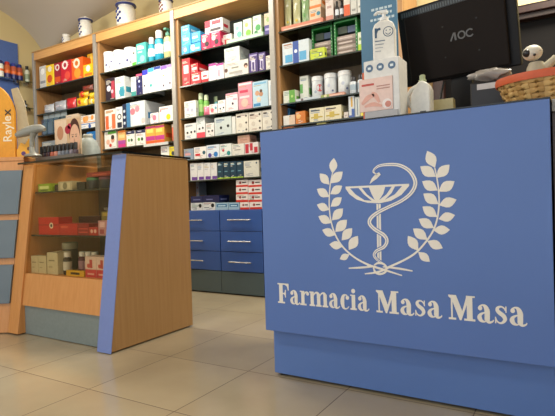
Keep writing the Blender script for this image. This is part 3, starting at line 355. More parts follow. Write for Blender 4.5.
def ribbon(mb, pts, ws, y0, y1, m, k=6, shift=0):
    """flat band of varying width in the XZ plane"""
    q = cr([(*p, w) for p, w in zip(pts, ws)], k) if k > 1 else [(*p, w) for p, w in zip(pts, ws)]
    L = []; Rr = []
    for i, (x, z, w) in enumerate(q):
        a = q[max(i-1, 0)]; b = q[min(i+1, len(q)-1)]; dx, dz = b[0]-a[0], b[1]-a[1]; l = math.hypot(dx, dz) or 1
        nx, nz = -dz/l, dx/l; x += nx*w*shift; z += nz*w*shift
        L.append((x+nx*w/2, z+nz*w/2)); Rr.append((x-nx*w/2, z-nz*w/2))
    n = len(q); vs = [(p[0], y, p[1]) for y in (y0, y1) for p in L+Rr]; fs = []
    for i in range(n-1):
        fs += [(i, i+1, n+i+1, n+i), (2*n+i, 3*n+i, 3*n+i+1, 2*n+i+1), (i, 2*n+i, 2*n+i+1, i+1), (n+i, n+i+1, 3*n+i+1, 3*n+i)]
    fs += [(0, n, 3*n, 2*n), (n-1, 3*n-1, 4*n-1, 2*n-1)]
    mb.add(vs, fs, m)

# ------------------------------------------------------------------ shared materials
BLUE = mat('#5371b0', .32, var=.02, scale=4)
BLUE2 = mat('#35589e', .4, var=.03, scale=4)
SLATE = mat('#66737c', .4, var=.04, scale=6)
TEAL = mat('#4d5c60', .45, var=.05, scale=6)
WOOD_V = wood('beech_veneer', '#9b7548', '#a47d50')
WOOD_H = wood('beech_veneer_warm', '#c98a4e', '#d29458')
WOOD_S = wood('shelf_beech', '#a0764a', '#af8455')
WOOD_X = wood('cornice_beech', '#c9965a', '#dba96a', axis=0)
BACKW = wood('shelf_back_brown', '#6e5a40', '#7c674a', .5)
BACKD = mat('#4a4e46', .35)  # green-grey back, shadow seen through the glass is put into the colour
METAL = mat('#a39f98', .4, .3)
STEEL = mat('#c9ccce', .25, .9)
BLACKG = mat('#15181a', .12)
SHELF = mat('#3a413c', .12)
WALL = mat('#d9c795', .8, var=.02, scale=2)
CEIL = mat('#c4bcb0', .85, var=.02, scale=2)
GLASS = glass('case_glass', '#f6f2e8', .08)
PANE = glass('shelf_pane', '#7f9186', .1)
SIGNW = mat('#e9e2d6', .5, var=.02)
BLK = mat('#17181b', .45)

# ------------------------------------------------------------------ room
struct(MB().box(-5.4, -2.2, -.1, 3.0, 3.65, 0, tile_material()).build('floor'))
struct(MB().box(-5.4, -2.2, 0, -5.3, 3.65, 3.5, WALL).build('wall_left'))
struct(MB().box(2.9, -2.2, 0, 3.0, 3.65, 3.5, WALL).build('wall_right'))
bw = MB().box(-5.3, 3.55, 0, -.83, 3.65, 3.5, WALL)
bw.box(.55, 3.55, 0, 2.9, 3.65, 3.5, WALL); bw.box(-.83, 3.55, 1.90, .55, 3.65, 3.5, WALL)
struct(bw.build('wall_back'))
# vaulted ceiling: two crossing curves that spring from the corner of the walls
mb = MB(); vs = []; fs = []
xs = [-5.3+8.2*(i/48)**1.6 for i in range(49)]; ys = [3.55-5.75*(j/48)**2 for j in range(49)]
for X in xs:
    for Y in ys:
        a = .45*(1-math.exp(-(3.55-Y)/.3)); b = .5*(1-math.exp(-(X+5.3)/1.75))
        vs.append((X, Y, 2.55+(a**5+b**5)**.2))
for i in range(48):
    for j in range(48): fs.append((i*49+j, (i+1)*49+j, (i+1)*49+j+1, i*49+j+1))
n0 = len(vs); vs += [(x, y, z+.08) for x, y, z in vs]
fs += [tuple(k+n0 for k in reversed(f)) for f in fs[:]]
mb.add(vs, fs, CEIL, True); struct(mb.build('ceiling'))
DW = wood('dark_door_wood', '#2a150f', '#341b14', .4)
door = MB(); door.box(-.83, 3.49, 0, -.76, 3.6, 1.94, DW); door.box(.48, 3.49, 0, .55, 3.6, 1.94, DW); door.box(-.76, 3.49, 1.895, .48, 3.6, 1.94, DW)
door.box(-.76, 3.51, 1.86, .48, 3.6, 1.895, mat('#2a1712', .5))
d1 = struct(door.build('door_1', bevel=.004))
leaf = MB().box(-.7598, 3.575, 0, .4798, 3.62, 1.8598, mat('#0f0b0a', .6)); leaf.build('doorway_dark', d1)  # near-black sheet, its colour stands in for the unlit doorway interior
MB().tube([(-.70, 3.555, .95), (-.70, 3.555, 1.08)], .009, STEEL).build('door_handle', d1)

# ------------------------------------------------------------------ shelving units
PX = [-4.965, -3.93, -2.915, -1.91, -.93]
SHZ = {1: [1.30, 1.53, 1.757, 2.035], 2: [1.125, 1.30, 1.478, 1.757, 2.035], 3: [.945, 1.125, 1.30, 1.482, 1.757, 2.025], 4: [.945, 1.125, 1.315, 1.48, 1.765, 2.02]}
UL = {1: 'beech shelving unit nearest the corner, yellow and red packets inside', 2: 'beech shelving unit with white tubs and blue bottles along its top',
      3: 'middle beech shelving unit with pale blue and crimson cartons at top', 4: 'beech shelving unit partly hidden by the black monitor and blue poster'}
for b in range(1, 5):
    x0, x1 = PX[b-1]+.0005, PX[b]-.0005; w = x1-x0
    t = thing('shelving_unit', UL[b], 'shelving unit', ((x0+x1)/2, 3.36, .69), 0, 'beech shelving units along the back wall')
    h = w/2; top = 1.65+.08
    for s in (-1, 1):
        MB().box(min(s*h, s*(h-.022)), -.165, 0, max(s*h, s*(h-.028)), .16, 1.7, WOOD_S).build('side_panel', t)
    MB().box(-h+.022, .14, 0, h-.022, .16, 1.65, BACKW if b == 1 else (BACKD if b == 3 else BACKW)).build('back_panel', t)
    MB().box(-h+(.031 if b == 1 else .0005), -.185, 1.65, h-.0445, .16, 1.73, WOOD_X).build('cornice', t, bevel=.003)
    MB().box(-h, -.19, 1.7303, h, .16, 1.742, mat('#b58a55', .4)).build('top_board', t)
    for z in SHZ[b]:
        if z > 1.2:
            sh = MB().box(-h+.0285, -.170, z-.69-.010, h-.0285, .14, z-.69, PANE); sh.box(-h+.0285, -.175, z-.69-.010, h-.0285, -.1701, z-.69, SHELF)
        else: sh = MB().box(-h+.0285, -.175, z-.69-.010, h-.0285, .14, z-.69, SHELF)
        sh.build('shelf', t)
    MB().box(h-.044, -.189, 0, h-.001, -.166, 1.7295, METAL if b < 4 else WOOD_S).build('metal_post' if b < 4 else 'end_strip', t, bevel=.002)
    if b == 1: MB().box(-h, -.189, 0, -h+.03, -.166, 1.7295, METAL).build('metal_post', t, bevel=.002)
# ------------------------------------------------------------------ drawer cabinets under the shelves
cab = [(-4.93, -3.98, 'blue drawer cabinet standing in the far left corner'), (-3.976, -3.04, 'blue drawer cabinet behind the wood sided showcase'),
       (-3.035, -2.492, 'blue drawer cabinet half hidden by the showcase side'), (-2.488, -2.075, 'blue drawer cabinet just left of the lettered counter'),
       (-2.07, -1.4, 'blue drawer cabinet behind the lettered counter left'), (-1.396, -.93, 'blue drawer cabinet behind the lettered counter right')]
for x0, x1, lab in cab:
    t = thing('drawer_cabinet', lab, 'cabinet', ((x0+x1)/2, 3.37, 0), 0, 'blue drawer cabinets below the shelves'); h = (x1-x0)/2
    MB().box(-h, -.165, .19, h, .15, .69, BLUE2).build('body', t)
    MB().box(-h, -.19, .012, h, .12, .187, TEAL).build('plinth', t)
    for z0, z1 in ((.518, .687), (.352, .514), (.192, .348)):
        d = MB().box(-h+.002, -.19, z0, h-.002, -.1655, z1, BLUE2).build('drawer', t, bevel=.0025)
        zc = z1-.078
        hd = MB().tube([(-.11, -.215, zc), (.11, -.215, zc)], .0055, STEEL)
        for s in (-.085, .085): hd.tube([(s, -.215, zc), (s, -.19, zc)], .004, STEEL, 8)
        hd.build('handle', d)

# ------------------------------------------------------------------ products
NAMES = {'box': ('product_carton', 'carton'), 'bottle': ('plastic_bottle', 'bottle'), 'tub': ('lidded_tub', 'tub'), 'bag': ('foil_pouch', 'pouch'),
         'tray': ('display_tray', 'tray'), 'rack': ('display_case', 'display case'), 'blister': ('blister_pack', 'pack')}
def decor(mb, dec, x0, x1, z0, z1, y):
    w, h = x1-x0, z1-z0; e = .0005
    for i, tk in enumerate(dec.split()):
        if ':' not in tk: continue
        k, a = tk.split(':'); a = a.split(','); v = [float(q) for q in a[:-1]]; m = mat(a[-1], .45)
        yy = y-e-(.0004 if k == 'c' else 0)-.00006*i
        if k == 'r':
            mb.box(x0+max(v[0], .004)*w, yy, z0+max(v[1], .004)*h, x0+min(v[2], .996)*w, y, z0+min(v[3], .996)*h, m)
        else:
            r = v[2]*w; cx = x0+v[0]*w; cz = z0+v[1]*h
            r = min(r, cx-x0, x1-cx) if r < .5*w else r
            r = max(min(r, cz-z0, z1-cz), .3*v[2]*w) if True else r
            mb.disc(cx, cz, r, yy, y, m)
def pouch(mb, w, d, h, m):
    """pillow shaped bag: pinched top and bottom seams, bulging middle, crumpled"""
    nx, nz = 10, 12; vs = []; fs = []
    for sgn in (-1, 1):
        for j in range(nz+1):
            for i in range(nx+1):
                u, v = i/nx*2-1, j/nz
                bul = max(0, (1-abs(u)**3))*max(0, math.sin(PI*min(max((v-.0)/.94, 0), 1)))**.55
                bul *= 1+.25*math.sin(9*u+5*v)*math.cos(7*v-3*u)
                x = u*w/2*(1-.08*math.sin(PI*v)); vs.append((x, sgn*(.0006+d/2*bul*.8), v*h+.002*math.sin(8*u)*(v > .9)))
    n1 = (nx+1)*(nz+1)
    for s in (0, 1):
        for j in range(nz):
            for i in range(nx):
                q = [s*n1+j*(nx+1)+i, s*n1+j*(nx+1)+i+1, s*n1+(j+1)*(nx+1)+i+1, s*n1+(j+1)*(nx+1)+i]
                fs.append(tuple(q if s == 0 else reversed(q)))
    for i in range(nx):
        fs.append((i, n1+i, n1+i+1, i+1)); k = nz*(nx+1)+i; fs.append((k, k+1, n1+k+1, n1+k))
    for j in range(nz):
        k = j*(nx+1); fs.append((k, k+nx+1, n1+k+nx+1, n1+k)); k += nx; fs.append((k, n1+k, n1+k+nx+1, k+nx+1))
    mb.add(vs, fs, m, True)
def make_product(kind, x0, x1, y, z0, z1, d, col, dec, label, group, col2):
    w, h = x1-x0, z1-z0; cx = (x0+x1)/2; name, cat = NAMES[kind]
    m = mat(col, .38)
    z0 += .0006
    if kind in ('box', 'tray'):
        mb = MB()
        if kind == 'tray':
            mb.box(-w/2, -d/2, 0, w/2, -d/2+.0015, h, m); mb.box(-w/2, -d/2+.0015, 0, w/2, d/2, .0015, m)
            mb.box(-w/2, d/2-.0015, .0015, w/2, d/2, h*.9, m); mb.box(-w/2, -d/2+.0015, .0015, -w/2+.0015, d/2-.0015, h*.9, m); mb.box(w/2-.0015, -d/2+.0015, .0015, w/2, d/2-.0015, h*.9, m)
        else:
            mb.box(-w/2, -d/2, 0, w/2, d/2, h, m)
            # closing flap seam along the top and a faint printed line on the side
            mb.box(-w/2+.001, -d/2+.002, h, w/2-.001, d/2-.004, h+.0004, m)
            sc = mat(dec.split()[0].split(',')[-1], .45) if dec and ':' in dec else m
            mb.box(w/2, -d/2+d*.15, h*.3, w/2+.0004, d/2-d*.25, h*.55, sc)
        decor(mb, dec, -w/2, w/2, 0, h, -d/2)
        if kind == 'box' and h > .06 and w > .05:              # small printed panels, too fine to read
            rg = random.Random(int(w*1e5)+int(h*1e5)); lum = sum(lin(col)[:3]); inks = ['#8d93a0', '#a9887c', '#6f86a6', '#b09a6a', '#9a6a78', '#6c8c84'] if lum > 1 else ['#d8d4cc', '#e8e0c8']
            ink = mat(rg.choice(inks), .45); ink2 = mat(rg.choice(inks), .45)
            x = -w*.42; z = h*.90
            for k in range(rg.randint(2, 4)):
                L = w*rg.uniform(.25, .7); mb.box(x, -d/2-.0003, z-.0045, x+L, -d/2, z, ink if k else ink2); z -= .0105
            z = h*.08
            for k in range(rg.randint(1, 3)):
                L = w*rg.uniform(.15, .4); xx = w*rg.uniform(-.4, .05); mb.box(xx, -d/2-.0003, z, xx+L, -d/2, z+.0035, ink); z += .008
        o = mb.build(name, None, (cx, y+d/2, z0)); tag(o, label, cat, group); return
    if kind == 'blister':
        t = thing(name, label, cat, (cx, y+d/2, z0), 0, group)
        MB().box(-w/2, d/2-.002, 0, w/2, d/2, h, mat('#aeb8b8', .4)).build('backing_card', t)
        mb = MB(); mb.box(-w/2+.003, -d/2, .004, w/2-.003, d/2-.002, h*.78, glass('blister_clear', '#dfe8e8', .3, .12) if 'blc' not in _m else _m['blc'])
        mb.build('blister', t)
        MB().box(-w/2+.008, -d/2+.006, .012, w/2-.008, d/2-.004, h*.6, mat('#7f8e90', .4)).build('filling', t); return
    if kind == 'bag':
        mb = MB(); dd = min(.07, max(.03, w*.7)); dd = min(dd, d) if d < .1 else dd; pouch(mb, w, dd, h, mat(col, .28, coat=.4))
        for tk in dec.split():
            k, a = tk.split(':'); a = a.split(','); v = [float(q) for q in a[:-1]]; mm = mat(a[-1], .4)
            if k == 'c': mb.sphere(((v[0]-.5)*w*.8, -dd*.30, v[1]*h), v[2]*w*.8, mm, 14, 8, (1, .35, 1))
            else: mb.sphere((((v[0]+v[2])/2-.5)*w, -dd*.28, (v[1]+v[3])/2*h), 1, mm, 14, 8, ((v[2]-v[0])*w*.45, .012, (v[3]-v[1])*h*.5))
        o = mb.build(name, None, (cx, y+dd/2, z0)); tag(o, label, cat, group); return
    if kind == 'tub':
        t = thing(name, label, cat, (cx, y+w/2, z0), 0, group); r = w/2
        MB().lathe(0, 0, [(r*.9, 0), (r*.96, .004), (r*.96, h*.80), (r*.9, h*.82)], m, 32).build('tub_body', t)
        MB().lathe(0, 0, [(r, h*.80), (r, h*.93), (r*.95, h*.975), (r*.5, h), (r*.2, h)], mat(col2 or '#e9e9ea', .4), 32).build('lid', t)
        if dec:
            def patch(a, z, pr, c):
                q = MB(); vs = [(0, 0, 0)]
                rr = r*.968; pts = []
                for k in range(14):
                    b = 2*PI*k/14; aa = a+pr/rr*math.cos(b); pts.append((rr*math.sin(aa), -rr*math.cos(aa), z+pr*math.sin(b)))
                vs = [(rr*math.sin(a)*1.004, -rr*math.cos(a)*1.004, z)]+pts
                q.add(vs, [(0, 1+k, 1+(k+1) % 14) for k in range(14)], mat(c, .45)); return q
            sp = {'spots': [(-.3, .35, .10, '#4a4f86'), (.5, .5, .07, '#5a5e90'), (.2, .25, .06, '#3a3f70')], 'spot1': [(.25, .3, .08, '#60688c'), (-.35, .5, .12, '#b8c0d0')],
                  'seal': [(.35, .5, .3, '#c0303c'), (-.4, .35, .12, '#98a4b4')]}[dec]
            for a, z, pr, c in sp: patch(a+.45, z*h, pr*w, c).build('printed_spot', t)
        return
    if kind == 'bottle':
        t = thing(name, label, cat, (cx, y+d/2, z0), 0, group); r = w/2*.96; sy = min(1, d/w)
        neck = h*.74
        MB().lathe(0, 0, [(r*.9, 0), (r, .005), (r, neck*.88), (r*.85, neck*.96), (r*.42, neck), (r*.38, neck+.008)], m, 24, 1, sy).build('bottle_body', t)
        pump = 'pump' in label
        c2 = mat(col2 or '#eeeeee', .4)
        if pump:
            q = MB().lathe(0, 0, [(r*.5, neck+.006), (r*.5, h*.86), (r*.2, h*.87), (r*.2, h*.94)], c2, 18); q.box(-r*.35, -r*.9, h*.94, r*.35, r*.35, h, c2)
            q.build('pump', t)
        elif r > .02:
            MB().lathe(0, 0, [(r*.72, neck+.0), (r*.72, h*.97), (r*.6, h)], c2, 20).build('cap', t)
        else:
            MB().lathe(0, 0, [(r*.6, neck+.002), (r*.55, h*.97), (r*.4, h)], c2, 16).build('cap', t)
        if dec: MB().lathe(0, 0, [(r*1.012, neck*.3), (r*1.012, neck*.72)], mat(dec, .5), 24, 1, sy).build('label_band', t)
        return
    if kind == 'rack':
        t = thing(name, label, cat, (cx, y+d/2, z0), 0, group); e = .013
        q = MB(); q.box(-w/2, -d/2, 0, -w/2+e, d/2, h, m); q.box(w/2-e, -d/2, 0, w/2, d/2, h, m); q.box(-w/2+e, -d/2, 0, w/2-e, d/2, e*.6, m)
        q.box(-w/2+e, -d/2, h-e, w/2-e, d/2, h, m); q.box(-w/2+e, d/2-.004, e*.6, w/2-e, d/2, h-e, mat('#2c3a30', .5))
        wd = mat('#c9d8c8', .5)
        for s in (-1, 1):
            for k in range(9): q.box(s*(w/2-e/2)-.002, -d/2-.0006, h*(.08+k*.1), s*(w/2-e/2)+.002, -d/2, h*(.08+k*.1)+.006, wd)
        q.build('case_frame', t)
        for k in range(4):
            a = e*.6+.001+k*h*.135
            p = MB().box(-w/2+e+.002, -d/2+.012, a, w/2-e-.002, d/2-.02, a+h*.125, mat(['#8a7468', '#9c8c80', '#7c6a60', '#a09088'][k], .4))
            p.box(-w/2+e+.012, -d/2+.0115, a+h*.04, w/2-e-.03, -d/2+.012, a+h*.08, mat('#c8b8b0', .5)); p.build('packet_row', t)
        MB().box(-w/2+e+.002, -d/2+.03, h*.66, -w/2+.5*w, d/2-.05, h*.86, mat('#3c4a3c', .4)).build('packet_row', t)
        MB().box(.004+0, -d/2+.03, h*.66, w/2-e-.004, d/2-.05, h*.84, mat('#4a5a78', .4)).build('packet_row', t)
for p in PRODUCTS: make_product(*p)
# price rails clipped on two shelves
MB().box(0, -.004, 0, .30, .003, .024, mat('#cfd2d0', .4)).build('price_rail', None, (-3.33, 3.180, 1.276))
tag(bpy.data.objects['price_rail'], 'white price rail clipped to the second bay\'s fourth shelf edge', 'price rail')

# ------------------------------------------------------------------ jars on top of the shelves
CER = mat('#e8e6de', .2); COB = mat('#2c3a78', .3)
def jar(x, y, r, h, label, lid, name='ceramic_jar'):
    t = thing(name, label, 'jar', (x, y, 2.4325), 0, 'ceramic pharmacy jars on top of the shelves')
    MB().lathe(0, 0, [(r*.75, 0), (r*.8, .006), (r*.78, .02), (r*.97, .035), (r, h*.4), (r*.97, h*.68), (r*.78, h*.76), (r*.8, h*.80)], CER, 32).build('jar_body', t)
    MB().lathe(0, 0, [(r*1.0, h*.80), (r*1.06, h*.83), (r*.95, h*.88), (r*.4, h*.93), (r*.16, h*.94), (r*.24, h*.98), (r*.1, h)] if lid == 'b' else
               [(r*.85, h*.80), (r*.92, h*.84), (r*.9, h*.9), (r*.3, h*.97), (r*.12, h)], CER if lid != 'b' else CER, 32).build('lid', t)
    if lid: MB().lathe(0, 0, [(r*1.01, h*.79), (r*1.075, h*.815), (r*1.05, h*.845)], COB, 32).build('lid_band', t)
    q = MB(); col = COB if lid != 'g' else mat('#6a2a2a', .4)
    for k in range(7):                                       # painted scroll wrapped on the belly
        a = -.1+.5*math.sin(k*2.1)*.6; z = h*(.22+.07*k); rr = r*1.004
        q.sphere((rr*math.sin(a)*.985, -rr*math.cos(a)*.985, z), r*.19, col, 12, 8, (1.0, .3, .8))
    q.build('painted_scroll', t)
jar(-4.545, 3.30, .045, .15, 'small plain white ceramic jar at the far left', '')
jar(-4.205, 3.28, .068, .25, 'tall white ceramic jar with dark blue rimmed lid', 'b')
jar(-3.625, 3.29, .092, .27, 'large white ceramic jar with blue painted letters, near centre', 'b')
jar(-3.10, 3.28, .062, .17, 'white ceramic jar with reddish marks beside the third bay', 'g')

# ------------------------------------------------------------------ left wall: blue board, glass shelves
t = thing('wall_display', 'blue wall board with two thin glass shelves on the left wall', 'wall display', (-5.3, 2.7, 1.2))
MB().box(.0005, -.7, 0, .02, .51, 1.39, mat('#4f6cae', .5)).build('blue_board', t)
GS = glass('shelf_glass', '#b8c8b8', .25)
for z in (.965, .675):
    MB().box(.0205, -.7, z-.008, .13, .615, z, GS).build('glass_shelf', t)
    MB().box(.0205, -.05, z-.03, .09, -.03, z-.0085, STEEL).build('bracket', t)
    MB().box(.0005, .57, z-.03, .09, .59, z-.0085, STEEL).build('bracket', t)
    MB().box(.0205, .44, z-.03, .09, .46, z-.0085, STEEL).build('bracket', t)
def can(y, c1, c2, cc, label, h=.185, r=.033):
    t = thing('spray_can', label, 'spray can', (-5.235, y, 2.1655), 0, 'spray cans on the upper glass shelf')
    q = MB().lathe(0, 0, [(r, 0), (r, h*.3)], mat(c2, .3)); q.lathe(0, 0, [(r, h*.3), (r, h*.72), (r*.8, h*.79)], mat(c1, .3)); q.build('can_body', t)
    MB().lathe(0, 0, [(r*1.01, h*.36), (r*1.01, h*.5)], mat('#e07030', .4)).build('label_band', t)
    MB().lathe(0, 0, [(r*.78, h*.79), (r*.74, h*.95), (r*.5, h)], mat(cc, .4)).build('cap', t)
can(2.98, '#dfe6dc', '#e6e6e0', '#222a60', 'white and green spray can at the picture edge')
can(3.055, '#c06030', '#23286a', '#b03028', 'navy and orange spray can with red cap')
can(3.125, '#b8583a', '#28306e', '#2a3a90', 'navy and orange spray can with blue cap, middle one')
can(3.192, '#a8503a', '#20286a', '#24307a', 'navy and orange spray can closest to the white bottle')
t = thing('shampoo_bottle', 'white bottle with black cap on the upper glass shelf', 'bottle', (-5.22, 3.272, 2.1655))
MB().lathe(0, 0, [(.026, 0), (.027, .12), (.015, .14)], mat('#d8dcc8', .35)).build('bottle_body', t); MB().lathe(0, 0, [(.017, .14), (.017, .18)], BLK).build('cap', t)
MB().lathe(0, 0, [(.0275, .03), (.0275, .09)], mat('#9aa88a', .5)).build('label_band', t)
t = thing('dropper_bottle', 'tiny dark dropper bottle on the lower glass shelf', 'bottle', (-5.23, 3.245, 1.8755))
MB().lathe(0, 0, [(.018, 0), (.018, .045), (.009, .055)], mat('#22262e', .2)).build('bottle_body', t); MB().lathe(0, 0, [(.01, .055), (.008, .085)], BLK).build('cap', t)
MB().lathe(0, 0, [(.0185, .012), (.0185, .035)], mat('#a8b0b8', .5)).build('label_band', t)

# ------------------------------------------------------------------ glass showcase with wood and blue sides
t = thing('glass_showcase', 'glass fronted display cabinet with wood side and blue front edge', 'display cabinet', (-2.46, 1.95, 0))
def ly(z): return 1.645+.14*z/1.018-1.95                    # the leaning front line, local
sidep = lambda y1: [(ly(.008), .008), (y1, .008), (y1, 1.016), (ly(1.016), 1.016)]
q = MB().prism(sidep(.315), .362, .456, WOOD_V, 'x'); q.build('side_panel', t, bevel=.002)
MB().prism([(ly(.004)-.004, .004), (ly(.004), .004), (ly(1.017), 1.017), (ly(1.017)-.004, 1.017)], .357, .461, mat('#7487c2', .35, var=.02), 'x').build('front_edge', t)
q = MB().prism(sidep(.315), -.456, -.352, WOOD_H, 'x'); q.build('side_panel', t, bevel=.002)
MB().box(-.351, -.255, .004, .361, -.235, .175, mat('#7d8785', .4)).build('plinth', t)
MB().prism([(ly(.175)+.012, .175), (ly(.175)+.03, .175), (ly(.36)+.03, .36), (ly(.36)+.012, .36)], -.351, .361, WOOD_H, 'x').build('front_board', t)
MB().box(-.351, ly(.36)+.032, .345, .361, .30, .36, WOOD_H).build('bottom_board', t)
MB().box(-.351, .30, .01, .361, .315, 1.016, wood('case_back', '#574430', '#65503a', .5)).build('back_panel', t)
MB().prism([(ly(.362)+.014, .362), (ly(.362)+.02, .362), (ly(1.014)+.02, 1.014), (ly(1.014)+.014, 1.014)], -.351, .361, GLASS, 'x').build('glass_front', t)
for z in (.845, .588):
    MB().box(-.351, ly(z)+.03, z-.008, .361, .295, z, glass('case_shelf_glass%d' % int(z*10), '#c4d0c6', .12)).build('glass_shelf', t)
    MB().box(-.351, ly(z)+.026, z-.009, .361, ly(z)+.0298, z, mat('#2b302c', .2)).build('shelf_edge', t)
MB().box(-.462, ly(1.018)-.03, 1.0185, .462, .33, 1.028, GLASS).build('glass_top', t)
tr = MB(); tr.box(-.466, ly(1.018)-.034, 1.0175, .466, ly(1.018)-.0302, 1.029, BLACKG); tr.box(.4622, ly(1.018)-.03, 1.0175, .466, .33, 1.029, BLACKG)
tr.build('top_edge_trim', t)
SX, SY = 0, 0
def cbox(x0, x1, y, z0, z1, d, col, label, dec='', name='small_carton', cat='carton', g=None):
    mb = MB(); w = x1-x0; h = z1-z0; mb.box(-w/2, -d/2, 0, w/2, d/2, h, mat(col, .4)); decor(mb, dec, -w/2, w/2, 0, h, -d/2)
    return tag(mb.build(name, None, ((x0+x1)/2, y+d/2, z0+.0006)), label, cat, g)
cbox(-2.802, -2.686, 1.802, .845, .893, .06, '#8fae2c', 'lime green packet on the upper glass shelf of the showcase', 'r:.1,.35,.9,.7,#d8e8a0 r:.2,.1,.8,.25,#4a6a1c')
cbox(-2.68, -2.61, 1.83, .845, .885, .05, '#3a2a30', 'dark maroon packet between lime and cream packets in the showcase')
cbox(-2.605, -2.478, 1.802, .845, .898, .06, '#b8ae90', 'cream packet with oval print on the showcase upper shelf', 'r:.15,.15,.85,.85,#d0c8a8 c:.5,.5,.16,#8a8468')
cbox(-2.472, -2.40, 1.83, .845, .89, .05, '#2a2e2e', 'small black packet right of the cream packet in the showcase')
for x, c, w in ((-2.345, '#3a7a4c', 'green'), (-2.238, '#6a3048', 'plum'), (-2.155, '#33436a', 'blue')):
    t = thing('round_tin', 'dark round tin with %s rim on the showcase upper shelf' % w, 'tin', (x-.0, 1.86, .8456), 0, 'round tins on the upper glass shelf')
    R_ = .049 if w != 'blue' else .028
    MB().lathe(0, 0, [(R_*.96, 0), (R_, .004), (R_, .05)], mat('#26282c', .3)).build('tin_body', t); MB().lathe(0, 0, [(R_*1.02, .05), (R_*1.02, .062), (R_*.9, .066)], mat(c, .35)).build('tin_lid', t)
cbox(-2.37, -2.13, 1.82, .913, .938, .10, '#8c2c24', 'flat red carton lying across the round tins in the showcase', 'r:.2,.3,.7,.6,#c05a48')
RC = '#c22018'
cbox(-2.762, -2.567, 1.77, .588, .690, .09, RC, 'large red box with round emblem on the lower glass shelf', 'r:.0,.52,1,.6,#a01810 c:.64,.52,.09,#e8d8c0 c:.64,.52,.05,#3a1a14', 'product_carton')
cbox(-2.565, -2.40, 1.77, .588, .652, .09, '#b81c18', 'long low red box beside the round emblem box', 'r:.1,.6,.5,.8,#d85a40')
cbox(-2.56, -2.366, 1.90, .588, .690, .10, '#3a1a16', 'dark maroon box behind the red boxes in the showcase')
cbox(-2.398, -2.30, 1.77, .588, .652, .08, '#8c1c1c', 'dark red box with banded print on the showcase shelf', 'r:.1,.2,.9,.3,#d05040 r:.1,.5,.9,.6,#c84838')
cbox(-2.298, -2.226, 1.77, .588, .632, .07, '#b42a22', 'small red box with white spots on the showcase shelf', 'c:.3,.5,.14,#e0b8a8 c:.7,.5,.14,#e0b8a8')
cbox(-2.222, -2.105, 1.77, .588, .668, .08, '#c08a8c', 'pink carton at the right end of the lower glass shelf', 'r:.1,.55,.45,.9,#e0b8b8 r:.55,.2,.9,.6,#a85a60 r:.1,.1,.4,.4,#a04850')
cbox(-2.36, -2.25, 1.905, .588, .715, .08, '#8a7a3a', 'olive yellow carton behind the banded dark red box', 'r:.1,.8,.9,.95,#c0a848')
t = thing('folded_cloth', 'dark grey folded fabric pouch at the rear of the lower shelf', 'pouch', (-2.19, 2.08, .5886)); mb = MB(); pouch(mb, .15, .09, .17, mat('#3a3c38', .6)); mb.build('pouch_body', t)
t = thing('small_bowl', 'pale shallow oval dish in the showcase behind red boxes', 'dish', (-2.46, 2.12, .5886)); MB().lathe(0, 0, [(.03, 0), (.035, .12), (.11, .135), (.115, .15), (.1, .148)], mat('#b0a890', .4), 28, 1, .6).build('dish_body', t)
# bottom level
for (a, b, zt, w) in ((-2.806, -2.738, .455, 'left'), (-2.735, -2.657, .457, 'middle'), (-2.648, -2.548, .48, 'right and tallest')):
    cbox(a, b, 1.742, .36, zt+.006, .05 if w[0] != 'r' else .09, '#cbbf9c', 'plain cream carton, %s of three at the showcase bottom' % w, 'r:.15,.6,.7,.66,#8a8060 r:.15,.3,.5,.36,#a89c78', g='cream cartons at the showcase bottom')
t = thing('cotton_jar', 'short clear jar with pale lid behind the cream cartons', 'jar', (-2.68, 1.92, .3606))
MB().lathe(0, 0, [(.04, 0), (.045, .01), (.045, .12), (.04, .13)], mat('#6a6250', .3)).build('jar_body', t); MB().lathe(0, 0, [(.046, .13), (.046, .165), (.04, .17)], mat('#b8b090', .4)).build('lid', t)
for k, (x, w) in enumerate(((-2.505, 'leftmost'), (-2.450, 'second'), (-2.395, 'third'), (-2.340, 'rightmost'))):
    t = thing('medicine_bottle', 'dark medicine bottle with white cap, %s of four in the showcase' % w, 'bottle', (x, 1.775+.06*(k > 0), .3606), 0, 'white capped bottles at the showcase bottom')
    MB().lathe(0, 0, [(.022, 0), (.024, .004), (.024, .09), (.014, .1)], mat('#2e2420' if k % 2 == 0 else '#5a2a34', .25)).build('bottle_body', t)
    MB().lathe(0, 0, [(.019, .1), (.019, .125), (.016, .128)], mat('#d8d4cc', .4)).build('cap', t)
    MB().lathe(0, 0, [(.0245, .025), (.0245, .075)], mat('#c8c4b8' if k == 0 else '#98707a', .5)).build('label_band', t)
cbox(-2.470, -2.315, 1.740, .36, .39, .025, '#d8a820', 'flat yellow carton with dark print at the showcase front', 'r:.25,.3,.75,.7,#3a2c10')
for (a, b, w) in ((-2.305, -2.214, 'left'), (-2.212, -2.13, 'right')):
    cbox(a, b, 1.742, .36, .474, .07, '#dcc0b4', 'white and red carton, %s of the pair by the blue edge' % w, 'r:0,0,1,.38,#c8383c r:.4,.45,.65,.85,#b8403c c:.3,.55,.13,#c04840 r:.2,.12,.8,.2,#e8b0a0', g='white and red cartons at the showcase bottom')

